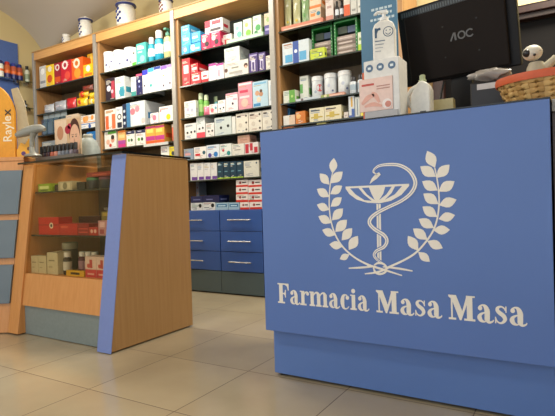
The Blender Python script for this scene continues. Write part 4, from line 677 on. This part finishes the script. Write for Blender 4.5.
# ------------------------------------------------------------------ left counter unit facing the camera
yaw = math.atan2(.5186, .8545)
t = thing('corner_counter', 'wooden counter unit with three grey blue front panels at far left', 'counter', (-2.919, 1.652, 0), yaw)
def leanbox(x0, x1, y0, y1, z0, z1, m):
    """box whose front leans straight back along the room's depth"""
    sx, sy = math.sin(yaw)*.135, math.cos(yaw)*.135
    P = lambda x, y, z, k=1: (x+k*sx*z, y+k*sy*z, z)
    return MB().add([P(x0,y0,z0), P(x1,y0,z0), (x1-.01,y1,z0), (x0,y1,z0), P(x0,y0,z1), P(x1,y0,z1), (x1-.01,y1,z1), (x0,y1,z1)],
                    [(0,3,2,1),(4,5,6,7),(0,1,5,4),(1,2,6,5),(2,3,7,6),(3,0,4,7)], m)
leanbox(-1.3, -.004, 0, .42, .005, 1.045, WOOD_H).build('body', t, bevel=.002)
for z0, z1 in ((.715, .985), (.450, .680), (.180, .410)):
    sx, sy = math.sin(yaw)*.135, math.cos(yaw)*.135
    MB().add([(x+sx*z, y+sy*z, z) for z in (z0, z1) for x, y in ((-1.29, -.02), (-.001, -.02), (-.001, -.0005), (-1.29, -.0005))],
             [(0,3,2,1),(4,5,6,7),(0,1,5,4),(1,2,6,5),(2,3,7,6),(3,0,4,7)], SLATE).build('front_panel', t, bevel=.002)
MB().box(-1.31, .115, 1.0455, .07, .43, 1.07, WOOD_H).build('counter_top', t, bevel=.002)
# things on it -----------------------------------------------------
D = thing('card_display', 'orange cardboard display stand with white vertical lettering', 'display stand', (-3.085, 1.867, 1.0705), yaw)
ORG = mat('#e09a1c', .5); BEI = mat('#b3a27f', .55)
prof = [(-.16, 0), (.0, 0), (.0, .30), (-.015, .36), (-.04, .41), (-.075, .45), (-.12, .48), (-.16, .49)]
MB().prism(prof, -.06, -.035, ORG, 'y').build('front_card', D)
MB().prism([(.0005, .05), (.09, .05), (.078, .20), (.052, .36), (.012, .46), (-.03, .45), (.0005, .30)], -.03, -.02, BEI, 'y').build('side_card', D)
MB().prism([(.006, 0), (.095, 0), (.1, .07), (.085, .125), (.06, .085), (.035, .1), (.006, .05)], -.055, -.045, mat('#e4a82c', .5), 'y').build('flower_card', D)
q = MB(); q.disc(.05, .03, .014, -.0565, -.055, mat('#5a3a70', .5)); q.disc(.085, .06, .012, -.0565, -.055, mat('#6a4a30', .5)); q.build('flower_print', D)
def text_mesh(s, size, m, name, parent, loc, rot, ext=.0008, bold=0):
    cu = bpy.data.curves.new('tmp', 'FONT'); cu.body = s; cu.size = size; cu.extrude = ext; cu.offset = bold; cu.resolution_u = 3
    o = bpy.data.objects.new('tmp', cu); C.objects.link(o); bpy.context.view_layer.update()
    me = bpy.data.meshes.new_from_object(o.evaluated_get(bpy.context.evaluated_depsgraph_get()))
    C.objects.unlink(o); bpy.data.objects.remove(o)
    me.materials.clear(); me.materials.append(m)
    r = bpy.data.objects.new(name, me); C.objects.link(r); r.parent = parent; r.location = loc; r.rotation_euler = rot; return r
a_ = text_mesh('Rayle', .078, mat('#efe2c4', .5), 'lettering', D, (-.020, -.061, .105), (PI/2, -PI/2, 0), bold=.0006)
wl = max(v.co.x for v in a_.data.vertices)
text_mesh('x', .078, mat('#3a2c1a', .5), 'lettering', D, (-.020, -.061, .105+wl+.003), (PI/2, -PI/2, 0), bold=.001)
t = thing('barcode_scanner', 'grey hands free barcode scanner on a curved stand', 'scanner', (-2.895, 1.835, 1.0705))
GRS = mat('#8c8c84', .3)
MB().lathe(0, 0, [(.05, 0), (.052, .006), (.045, .014), (.02, .022)], GRS).build('stand_base', t)
MB().tube(cr([(0, 0, .015), (-.012, 0, .06), (-.005, 0, .11), (.015, 0, .15)], 5), cr([(.024,), (.016,), (.014,), (.018,)], 5) and [.022-.008*math.sin(PI*i/15) for i in range(16)], GRS, 14).build('curved_neck', t)
MB().tube(cr([(-.09, -.05, .135), (-.05, -.03, .15), (0, 0, .168), (.05, .02, .175), (.085, .03, .165)], 5), [.006+.024*math.sin(PI*(.12+.8*i/20)) for i in range(21)], GRS, 16).build('scanner_head', t)

# ------------------------------------------------------------------ on the glass showcase
T0 = 1.0285
t = thing('portrait_card', 'cosmetic display card showing two women, one with red flower', 'display card', (-2.76, 1.99, T0))
MB().box(-.135, 0, 0, .125, .008, .29, mat('#d9c0a0', .5)).build('card_board', t)
SK = mat('#e8b696', .5); HR = mat('#4a2018', .5); q = MB()
q.box(-.13, -.0008, .01, -.012, 0, .28, mat('#e8cfb4', .5)); q.box(-.008, -.0008, .01, .12, 0, .28, mat('#d9b48c', .5))
q.prism([(.068+.053*math.cos(a), .185+.095*math.sin(a)) for a in [2*PI*k/24 for k in range(24)]], -.0012, 0, HR)
q.prism([(.070+.050*math.cos(a), .148+.095*math.sin(a)) for a in [2*PI*k/24 for k in range(24)]], -.0018, 0, SK)
q.box(.04, -.0017, .03, .085, 0, .08, SK)
q.disc(.002, .215, .028, -.0022, 0, mat('#b02040', .5)); q.disc(.02, .235, .018, -.0022, 0, mat('#c02848', .5))
for ex in (.05, .084): q.prism([(ex-.009, .165), (ex, .170), (ex+.009, .165), (ex, .161)], -.0022, 0, BLK); q.box(ex-.011, -.0022, .176, ex+.011, 0, .179, HR)
q.prism([(.055, .112), (.062, .117), (.067, .115), (.072, .117), (.08, .112), (.068, .104)], -.0022, 0, mat('#a83038', .5))
q.prism([(.064, .158), (.071, .133), (.062, .133)], -.0021, 0, mat('#b87c60', .5))
q.prism([(-.075+.032*math.cos(a), .20+.045*math.sin(a)) for a in [2*PI*k/20 for k in range(20)]], -.0013, 0, mat('#c89070', .5))
q.box(-.11, -.0014, .12, -.04, 0, .128, mat('#a88060', .5)); q.box(-.11, -.0014, .09, -.05, 0, .096, mat('#a88060', .5))
q.build('printed_portrait', t)
t = thing('nail_polish_tray', 'grey tiered tray under the nail polish bottles', 'tray', (-2.79, 1.935, T0))
MB().box(-.195, -.028, 0, .20, .04, .045, mat('#6a6662', .4)).build('tray_body', t)
nc = ['#2a2226', '#3a2830', '#4a3038', '#c86a50', '#d88a70', '#8a8a90', '#787c84', '#70747c', '#8a8088', '#5a4a50']
nw = ['leftmost, black', 'second, dark plum', 'third, dark plum', 'fourth, coral', 'fifth, peach', 'sixth, silver', 'seventh, grey', 'eighth, grey blue', 'ninth, mauve', 'rightmost, brown']
for k in range(10):
    t = thing('nail_polish', 'black capped nail polish bottle below the portrait card, '+nw[k], 'nail polish', (-2.965+.0385*k, 1.94, T0+.0456), 0, 'nail polish bottles on the showcase')
    MB().lathe(0, 0, [(.013, 0), (.0155, .004), (.0155, .026), (.008, .032)], mat(nc[k], .15)).build('bottle_body', t)
    MB().lathe(0, 0, [(.0115, .0322), (.0115, .07), (.009, .073)], BLK).build('cap', t)
t = thing('white_cap', 'pale grey rounded plastic container beside the portrait card', 'container', (-2.735, 2.12, T0))
MB().lathe(0, 0, [(.074, 0), (.078, .01), (.078, .06), (.072, .11), (.055, .15), (.032, .172)], mat('#a3adab', .45), 28).build('container_body', t)
MB().lathe(0, 0, [(.03, .172), (.032, .186), (.026, .195)], mat('#b0b8b4', .45), 20).build('cap', t)

# ------------------------------------------------------------------ lettered counter
CX = -.59
t = thing('reception_counter', 'blue service counter with white lettering and laurel emblem', 'counter', (CX, 1.75, 0))
FP = MB().box(-.53, -.03, .205, .531, -.008, 1.033, BLUE).build('front_panel', t, bevel=.0015)
MB().box(-.522, .02, .012, .526, .55, .204, mat('#5877b3', .36, var=.02, scale=5)).build('plinth', t)
MB().box(-.524, -.0078, .2045, .529, .57, 1.0325, BLUE).build('body', t)
MB().box(-.53, -.03, 1.0335, .533, .60, 1.0385, BLACKG).build('glass_worktop', t)
for x in (-.49, .47):
    for y in (.05, .5): MB().lathe(x, y, [(.02, 0), (.02, .0118)], BLK, 14).build('foot', t)
# emblem, in world x,z moved to local
LX = lambda p: (p[0]-CX, p[1])
Y0 = -.0302
q = MB()
for s in EMBLEM['stems']:
    n = len(s); ribbon(q, [LX(p) for p in s], [.004+.004*i/n for i in range(n)], Y0-.0006, Y0, SIGNW)
for base, tip in EMBLEM['leaves']:
    b, e = LX(base), LX(tip); dx, dz = e[0]-b[0], e[1]-b[1]; pr = [0, .12, .235, .285, .25, .145, 0]
    L = [(b[0]+dx*i/6-dz*w, b[1]+dz*i/6+dx*w) for i, w in enumerate(pr)]; Rr = [(b[0]+dx*i/6+dz*w, b[1]+dz*i/6-dx*w) for i, w in enumerate(pr)]
    q.prism(L+Rr[-2:0:-1], Y0-.0009, Y0, SIGNW)
q.build('laurel_wreath', FP)
q = MB(); rim = [LX(p) for p in EMBLEM['rim']]; bowl = [LX(p) for p in EMBLEM['bowl']]
q.prism([rim[0]]+bowl+[rim[1]], Y0-.0007, Y0, SIGNW)
ribbon(q, rim, [.005, .005], Y0-.001, Y0, SIGNW, 1)
for r in EMBLEM['ribs']: q.prism([LX(p) for p in r[0]], Y0-.0009, Y0, BLUE)
q.prism([LX(p) for p in EMBLEM['stem']], Y0-.0007, Y0, SIGNW)
st = [LX(p) for p in EMBLEM['stem']]
ribbon(q, [((st[0][0]+st[1][0])/2, st[0][1]), ((st[2][0]+st[3][0])/2, st[2][1])], [.0016, .0016], Y0-.0009, Y0, BLUE, 1)
for i, r in enumerate(EMBLEM['roots']): ribbon(q, [LX(p) for p in r], [.004]+[.0075]*(len(r)-2)+[.004], Y0-.0017-.00015*i, Y0, SIGNW)
q.build('chalice', FP)
q = MB(); sn = [LX(p) for p in EMBLEM['snake']]; sw = [w*.00062*1.55 for w in EMBLEM['snakew']]
ribbon(q, sn, [w+.006 for w in sw], Y0-.0011, Y0, BLUE); ribbon(q, sn, sw, Y0-.0014, Y0, SIGNW)
ribbon(q, sn[1:], [.0018]*(len(sn)-1), Y0-.0016, Y0, BLUE)
q.prism([LX(p) for p in EMBLEM['head']], Y0-.0014, Y0, SIGNW); q.disc(*[LX(p) for p in [EMBLEM['head'][3]]][0], .0015, Y0-.0018, Y0, BLUE)
q.build('snake', FP)
# slab serif lettering
def glyph(c):
    """list of polygons / ribbons in a box one cap high; returns shapes and advance"""
    R = lambda a, b, c_, d: ('p', [(a, b), (c_, b), (c_, d), (a, d)]); S = lambda p, w: ('r', p, w); D_ = lambda x, z, r: ('d', x, z, r)
    xh = .70
    foot = lambda a, b: R(a, 0, b, .08)
    if c == 'F': return [R(.09, 0, .30, 1), foot(0, .42), R(0, .935, .66, 1), ('p', [(.66, 1), (.66, .66), (.61, .66), (.56, .86), (.44, .935), (.3, .935), (.3, 1)]), R(.3, .46, .42, .52), ('p', [(.49, .68), (.49, .3), (.445, .3), (.42, .42), (.36, .46), (.36, .52), (.42, .56), (.445, .68)])], .72
    if c == 'r': return [R(.07, 0, .25, xh), foot(0, .36), R(0, xh-.06, .25, xh), S([(.2, .44), (.27, .58), (.36, .65), (.45, .62)], [.05, .06, .08, .1]), D_(.44, .57, .085)], .54
    if c == 'm':
        o = [R(0, xh-.06, .24, xh)]
        for x in (.06, .42, .78): o += [R(x, 0, x+.18, xh*.86 if x > .1 else xh), foot(x-.06, x+.24)]
        for x in (.2, .56): o.append(S([(x, .46), (x+.08, .6), (x+.2, .67), (x+.29, .6), (x+.31, .46)], [.04, .06, .09, .15, .18]))
        return o, 1.06
    if c == 'i': return [R(.07, 0, .25, xh), foot(0, .32), R(0, xh-.06, .25, xh), D_(.16, .87, .105)], .36
    if c == 'a': return [S([(.36, .1), (.365, .3), (.36, .48), (.30, .63), (.2, .675), (.1, .61)], [.18, .18, .18, .13, .06, .06]), D_(.125, .55, .09),
                         S([(.36, .40), (.24, .37), (.13, .29), (.10, .18), (.15, .07), (.26, .03), (.35, .1)], [.04, .06, .11, .16, .13, .06, .05]),
                         S([(.36, .16), (.39, .05), (.46, .02), (.55, .07), (.57, .13)], [.18, .13, .08, .05, .03])], .60
    if c == 'c': return [S([(.46, .14), (.38, .05), (.27, .02), (.17, .09), (.125, .34), (.17, .59), (.28, .67), (.38, .64)], [.035, .05, .07, .14, .2, .15, .06, .05]), D_(.39, .54, .095)], .54
    if c == 's': return [S([(.38, .52), (.33, .62), (.23, .67), (.13, .62), (.11, .52), (.19, .42), (.31, .32), (.36, .19), (.29, .07), (.19, .03), (.09, .1), (.06, .2)], [.04, .05, .06, .1, .13, .15, .15, .13, .09, .06, .05, .04]),
                         R(.375, .45, .415, .69), R(.025, .01, .065, .26)], .49
    if c == 'M': return [R(.09, 0, .15, 1), foot(0, .27), R(.66, 0, .86, 1), foot(.56, .95), ('p', [(0, 1), (.28, 1), (.52, .3), (.45, .0), (.40, .0), (.12, .82), (.0, .935)]),
                         ('p', [(.40, 0), (.46, 0), (.72, .82), (.72, 1), (.66, 1)]), R(0, .935, .28, 1), R(.64, .935, .95, 1)], 1.0
for word, xa, xb, zb, cap in WORDS:
    adv = [glyph(c)[1] for c in word]; sc = (xb-xa)/(sum(adv)-.03); x = xa-CX
    for c, a in zip(word, adv):
        q = MB(); shapes, _ = glyph(c)
        for si, s in enumerate(shapes):
            yb = Y0-.0007-.00012*si
            if s[0] == 'p': q.prism([(x+p[0]*sc, zb+p[1]*cap) for p in s[1]], yb, Y0, SIGNW)
            elif s[0] == 'd': q.prism([(x+s[1]*sc+s[3]*cap*math.cos(2*PI*k/18)*.9, zb+s[2]*cap+s[3]*cap*math.sin(2*PI*k/18)) for k in range(18)], yb, Y0, SIGNW)
            else: ribbon(q, [(x+p[0]*sc, zb+p[1]*cap) for p in s[1]], [w*sc for w in s[2]], yb, Y0, SIGNW, 5)
        q.build('letter', FP); x += a*sc
# neighbouring dark wood counter
t = thing('side_counter', 'dark brown counter end beside the blue counter, right edge', 'counter', (.35, 2.1, 0))
MB().box(-.405, -.31, .005, .6, .3, 1.0, wood('dark_side', '#4a3a34', '#54433c')).build('body', t); MB().box(-.405, -.33, 1.0003, .6, .3, 1.0385, mat('#a9a39a', .4)).build('worktop', t)

# ------------------------------------------------------------------ on the counter
T1 = 1.0392
t = thing('leaflet_dispenser', 'white dispenser box with pink printed card on blue counter', 'dispenser', (-.628, 1.84, T1))
WH = mat('#dedcd8', .35)
MB().box(-.062, -.03, 0, .078, .075, .235, WH).build('dispenser_box', t, bevel=.004)
PK = mat('#e0a898', .5)
q = MB().box(-.08, -.0345, .04, .052, -.0305, .165, mat('#e6c9bf', .5)); q.box(-.07, -.0352, .138, -.02, -.0345, .146, mat('#c05048', .5)); q.box(-.01, -.0352, .13, .042, -.0345, .134, mat('#b8887c', .5)); q.box(-.01, -.0352, .12, .042, -.0345, .124, mat('#b8887c', .5))
for (a, b, w) in (((-.07, .07), (-.02, .10), .02), ((-.03, .11), (.0, .07), .018), ((-.06, .06), (.01, .055), .016)):
    ribbon(q, [a, ((a[0]+b[0])/2, (a[1]+b[1])/2+.008), b], [w*.5, w, w*.5], -.0352, -.0345, PK)
q.disc(.03, .062, .019, -.0356, -.0345, mat('#f0e4e0', .5)); q.disc(.034, .06, .012, -.036, -.0345, mat('#d08878', .5)); q.build('printed_card', t)
MB().box(-.06, -.036, -.0, .07, -.0305, .036, mat('#b4b0b0', .4)).build('lower_card', t)
for x in (-.038, .005, .050):
    q = MB(); q.disc(x, .205, .0145, -.0312, -.030, mat('#54708e', .5)); q.box(x-.006, -.0318, .2, x+.006, -.0312, .209, mat('#dfe6ea', .5)); q.build('printed_icon', t)
cbox(-.742, -.712, 1.93, T1, T1+.225, .05, '#d8602c', 'narrow orange carton left of the white dispenser box', 'r:.2,.75,.8,.85,#f0d0b8')
t = thing('sanitizer_bottle', 'white pump bottle with dark blue letter on the dispenser', 'bottle', (-.620, 1.862, T1+.2355), .2)
prof = [(.046, 0), (.0495, .006), (.0495, .118), (.046, .135), (.034, .148), (.016, .154), (.016, .16)]
BW = mat('#e2dfd8', .35)
MB().prism([(-.041, 0), (.041, 0), (.043, .006), (.043, .122), (.036, .142), (.018, .154), (-.018, .154), (-.036, .142), (-.043, .122), (-.043, .006)], -.024, .024, BW).build('bottle_body', t, bevel=.008, seg=3)
q = MB().lathe(0, 0, [(.017, .158), (.017, .170), (.007, .172), (.007, .190)], mat('#e4e4e2', .35), 20); q.build('pump_collar', t)
q = MB().tube(cr([(.012, 0, .192), (-.005, 0, .195), (-.026, -.004, .192), (-.033, -.006, .184)], 4), .0055, mat('#e4e4e2', .35), 12); q.box(-.013, -.010, .187, .013, .010, .198, mat('#e4e4e2', .35)); q.build('pump_head', t)
NB = mat('#33506c', .5)
FY = -.0241
q = MB(); q.disc(.017, .108, .0195, FY-.0004, FY, NB, 26); q.disc(.017, .108, .0165, FY-.0008, FY, BW, 26)
for ex in (.010, .024): q.disc(ex, .113, .0024, FY-.0012, FY, NB, 10)
ribbon(q, [(.007, .104), (.012, .099), (.017, .097), (.022, .099), (.027, .104)], [.0025]*5, FY-.0012, FY, NB); q.build('smile_print', t)
q = MB(); q.box(-.034, FY-.0005, .088, -.026, FY, .126, NB); ribbon(q, [(-.029, .107), (-.024, .119), (-.012, .122)], [.008, .009, .009], FY-.0008, FY, NB); q.build('letter_print', t)
q = MB()
for k, (a, b2, c3) in enumerate(((-.034, .004, '#44607a'), (-.034, .0, '#8a9098'), (-.034, -.004, '#a8acb0'), (-.034, -.012, '#a8acb0'))): q.box(a, FY-.0004, .074-.013*k, b2, FY, .0775-.013*k, mat(c3, .5))
q.build('text_print', t)
# blue poster board
t = thing('poster_board', 'tall blue poster board standing behind the white pump bottle', 'poster', (-.69, 2.04, T1))
MB().box(-.095, 0, 0, .066, .012, .62, mat('#3f7292', .45, var=.02)).build('board', t)
q = MB()
for k, (a, b) in enumerate(((-.045, .05), (-.035, .045), (-.05, .055), (-.03, .03))):
    x = a
    while x < b-.008:
        l = random.uniform(.01, .022); q.box(x, -.0008, .512-.022*k, min(x+l, b), 0, .522-.022*k, mat('#c2d4dc', .5)); x += l+.005
q.build('printed_lines', t); MB().box(-.06, .012, 0, .07, .10, .006, mat('#8a9298', .4)).build('foot', t)
# white jug
t = thing('plastic_jug', 'white plastic jug with green cap below the monitor', 'jug', (-.50, 1.93, T1))
q = MB(); W_ = mat('#ebe7dd', .38)
pr = [(-.040, 0), (.036, 0), (.039, .01), (.039, .118), (.030, .140), (.010, .152), (-.006, .150), (-.026, .120), (-.038, .098)]
q.prism(pr, -.03, .03, W_); q.build('jug_body', t, bevel=.008, seg=3)
MB().tube(cr([(-.034, 0, .055), (-.050, 0, .07), (-.052, 0, .105), (-.038, 0, .128), (-.014, 0, .140)], 5), .0075, W_, 12).build('handle', t)
MB().lathe(.004, 0, [(.015, .152), (.015, .158), (.011, .160), (.011, .176), (.008, .178)], mat('#b7c09a', .4), 18).build('cap', t)
MB().box(.0, -.0312, .030, .022, -.0302, .034, mat('#55504c', .5)).build('label_print', t)
t = cbox(-.488, -.402, 2.02, T1, T1+.092, .04, '#cfc08c', 'plain cream carton lying under the monitor beside the jug', '', 'product_carton')
# monitor seen from behind
t = thing('computer_monitor', 'black computer monitor seen from behind with grey logo', 'monitor', (-.407, 2.18, T1), -.2005)
PL = mat('#1a1412', .7, var=.03); PD = mat('#171617', .4)
MZ = .2066
def head(o): o.location = (0, 0, MZ); o.rotation_euler = (.205, 0, 0); return o
head(MB().box(-.247, .0, 0, .246, .026, .330, PD).build('screen_frame', t, bevel=.005))
bc = head(MB().box(-.208, -.020, .010, .210, -.0005, .292, PL).build('back_cover', t, bevel=.005))
q = MB().box(-.222, -.016, .2925, .212, -.0006, .318, mat('#24282b', .45))
for k in range(39): q.box(-.217+k*.011, -.0166, .296, -.217+k*.011+.005, -.016, .314, mat('#50585c', .5))
head(q.build('vent_strip', t))
LG = mat('#5f5f60', .4); yl = -.0207; q = MB()
def lw_(p, w): ribbon(q, [(a*.78+.008, .165+b*.78) for a, b in p], w, yl-.0006, -.020, LG, 6 if len(p) > 3 else 1)
lw_([(-.024, -.02), (-.003, .02)], [.006, .006]); lw_([(.0, .02), (.004, -.02)], [.0075, .0075])
o_ = [(.036+.0175*math.cos(a), .0+.0175*math.sin(a)) for a in [2*PI*k/12 for k in range(13)]]; lw_(o_, [.0055]*13)
o_ = [(.08+.0185*math.cos(a), .0+.0175*math.sin(a)) for a in [.7+4.9*k/9 for k in range(10)]]; lw_(o_, [.0055]*10)
head(q.build('logo', t))
for a, b_ in ((-.04, .215), (.10, .215), (.10, .09), (-.04, .09)): head(MB().disc(a, b_, .0035, -.0206, -.020, BLK, 10).build('screw_hole', t))
MB().box(-.04, .006, .014, .05, .03, MZ+.004, PD).build('stand_neck', t, bevel=.004)
MB().box(-.11, -.075, 0, .115, .12, .0135, PD).build('stand_base', t, bevel=.004)
MB().tube(cr([(-.07, .012, MZ-.001), (-.08, -.01, .12), (-.05, -.03, .05), (.0, -.05, .022)], 5), .005, BLK, 8).build('cable', t)
# black receipt device with white strip, dark storage behind
t = thing('cash_device', 'black desktop box with a white label strip under the monitor', 'device', (-.27, 2.055, T1))
MB().box(-.07, -.02, 0, .10, .018, .142, mat('#1d191a', .45)).build('device_body', t, bevel=.005); MB().box(-.045, -.0212, .112, .03, -.0203, .134, mat('#c9c2be', .5)).build('label_strip', t)
t = thing('plastic_bag', 'crumpled grey plastic bag lying behind the wicker basket', 'bag', (-.265, 2.045, T1+.1425))
mb = MB(); vs = []; fs = []
for i in range(13):
    for j in range(17):
        a, b = PI*i/12, 2*PI*j/17; rr = 1+.16*math.sin(5*b+3*a)+.1*math.cos(9*b-4*a)
        vs.append((.075*rr*math.sin(a)*math.cos(b),   .032*rr*math.sin(a)*math.sin(b), .024+.02*math.cos(a)*(1+.25*math.sin(4*b))))
for i in range(12):
    for j in range(17): fs.append((i*17+j, (i+1)*17+j, (i+1)*17+(j+1) % 17, i*17+(j+1) % 17))
mb.add(vs, fs, mat('#9a928a', .3), True); mb.build('bag_body', t)
# wicker basket
bx, by = -.055, 1.915
t = thing('wicker_basket', 'woven wicker basket with orange rim on the blue counter', 'basket', (bx, by, T1))
WK = [mat('#bd9356', .6), mat('#ae8448', .6), mat('#c9a264', .6)]
mb = MB(); n = 44; rows = 5
def br(z): return .128+.045*(z/.1)**.8
for j in range(rows):
    z0 = .003+j*.0165; z1 = z0+.0158
    for k in range(n):
        a0, a1 = 2*PI*k/n, 2*PI*(k+1)/n; out = .0035 if (k//2+j) % 2 else -.0015; am = (a0+a1)/2; vs = []
        for zz, e in ((z0, 0), ((z0+z1)/2, .0025), (z1, 0)):
            for a in (a0, am, a1):
                r = br(zz)+out+e+(.0015 if a == am else 0); vs.append((r*math.cos(a), r*.64*math.sin(a), zz))
        for zz in (z0, z1):
            for a in (a0, a1): r = br(zz)-.006; vs.append((r*math.cos(a), r*.64*math.sin(a), zz))
        f = [(0, 1, 4, 3), (1, 2, 5, 4), (3, 4, 7, 6), (4, 5, 8, 7), (9, 11, 12, 10), (6, 7, 8, 12, 11), (0, 9, 10, 2, 1), (0, 3, 6, 11, 9), (2, 10, 12, 8, 5)]
        mb.add(vs, f, WK[(k*7+j*3) % 3], True)
mb.lathe(0, 0, [(.12, .001), (.12, .006)], WK[1], 36, 1, .64)
mb.build('woven_wall', t)
rim = MB(); pts = [((br(.1)+.002)*math.cos(2*PI*k/40), (br(.1)+.002)*.78*math.sin(2*PI*k/40), 0) for k in range(41)]
vs = []; fs = []
for k in range(40):
    a = 2*PI*k/40
    for r, z in ((br(.1)+.004, .080), (br(.1)+.008, .093), (br(.1)+.005, .106), (br(.1)-.004, .107), (br(.1)-.006, .083)): vs.append((r*math.cos(a), r*.64*math.sin(a), z))
for k in range(40):
    for j in range(5): fs.append((k*5+j, ((k+1) % 40)*5+j, ((k+1) % 40)*5+(j+1) % 5, k*5+(j+1) % 5))
rim.add(vs, fs, mat('#c8562c', .5), True); rim.build('orange_rim', t)
# white toy dog standing in the basket
t = thing('toy_figurine', 'small white headed figurine with black patch in the basket', 'figurine', (-.105, 1.93, T1+.0065))
FW = mat('#cfcabb', .5)
MB().lathe(0, 0, [(.04, 0), (.042, .01), (.036, .09), (.03, .135), (.022, .152)], mat('#a9a28c', .5), 24).build('figurine_body', t)
MB().sphere((-.010, -.005, .186), .029, FW, 24, 16, (1.1, 1, .92)).build('figurine_head', t)
q = MB().sphere((-.026, -.024, .183), .0135, mat('#15151a', .3), 14, 10); q.sphere((-.002, -.034, .172), .005, mat('#15151a', .3), 10, 8); q.build('eye_patch', t)
MB().tube(cr([(.02, 0, .125), (.04, .0, .14), (.054, 0, .155), (.06, 0, .165)], 4), [.018-.0008*i for i in range(13)], mat('#b5ad94', .5), 12).build('figurine_arm', t)

# ------------------------------------------------------------------ light
w = bpy.data.worlds.new('world'); bpy.context.scene.world = w; w.use_nodes = True
w.node_tree.nodes['Background'].inputs[0].default_value = (.86, .93, 1.0, 1); w.node_tree.nodes['Background'].inputs[1].default_value = 1.35
def area(name, loc, sx, sy, power, col, rot=(0, 0, 0)):
    l = bpy.data.lights.new(name, 'AREA'); l.shape = 'RECTANGLE'; l.size = sx; l.size_y = sy; l.energy = power; l.color = col
    o = bpy.data.objects.new(name, l); C.objects.link(o); o.location = loc; o.rotation_euler = rot; return o
WARM = (1., .93, .78)
area('ceiling_lamp_shelves', (-2.9, 2.5, 2.72), 1.6, .25, 38, WARM)
area('ceiling_lamp_counter', (.1, 2.7, 2.75), .35, 1.2, 75, WARM)
for n_, loc_, e_ in (('fill_front', (-2.0, .2, 2.5), 58), ('fill_left', (-4.0, 1.9, 2.3), 26)):  # unseen point fills, added to brighten the ceiling and walls
    l = bpy.data.lights.new(n_, 'POINT'); l.energy = e_; l.color = (1, .94, .82); l.shadow_soft_size = .16
    o = bpy.data.objects.new(n_, l); C.objects.link(o); o.location = loc_
for m_ in (PL, PD, mat('#0f0b0a', .6)): m_.node_tree.nodes['Principled BSDF'].inputs['Specular IOR Level'].default_value = .18
# ------------------------------------------------------------------ camera
cam = bpy.data.cameras.new('camera'); co = bpy.data.objects.new('camera', cam); C.objects.link(co)
cam.sensor_width = 36; cam.lens = 36*489.2/555; cam.clip_start = .02
Fv = Vector((-.51908983, .85463801, -.01181595)); Rv = Vector((.85450351, .51859804, -.02966181)); Uv = Vector((.01922238, .02549392, .99949015))
co.matrix_world = Matrix(((Rv.x, Uv.x, -Fv.x, 0), (Rv.y, Uv.y, -Fv.y, 0), (Rv.z, Uv.z, -Fv.z, .74), (0, 0, 0, 1)))
sc = bpy.context.scene; sc.camera = co
sc.view_settings.view_transform = 'Standard'; sc.view_settings.look = 'None'; sc.view_settings.exposure = .12; sc.view_settings.gamma = 1
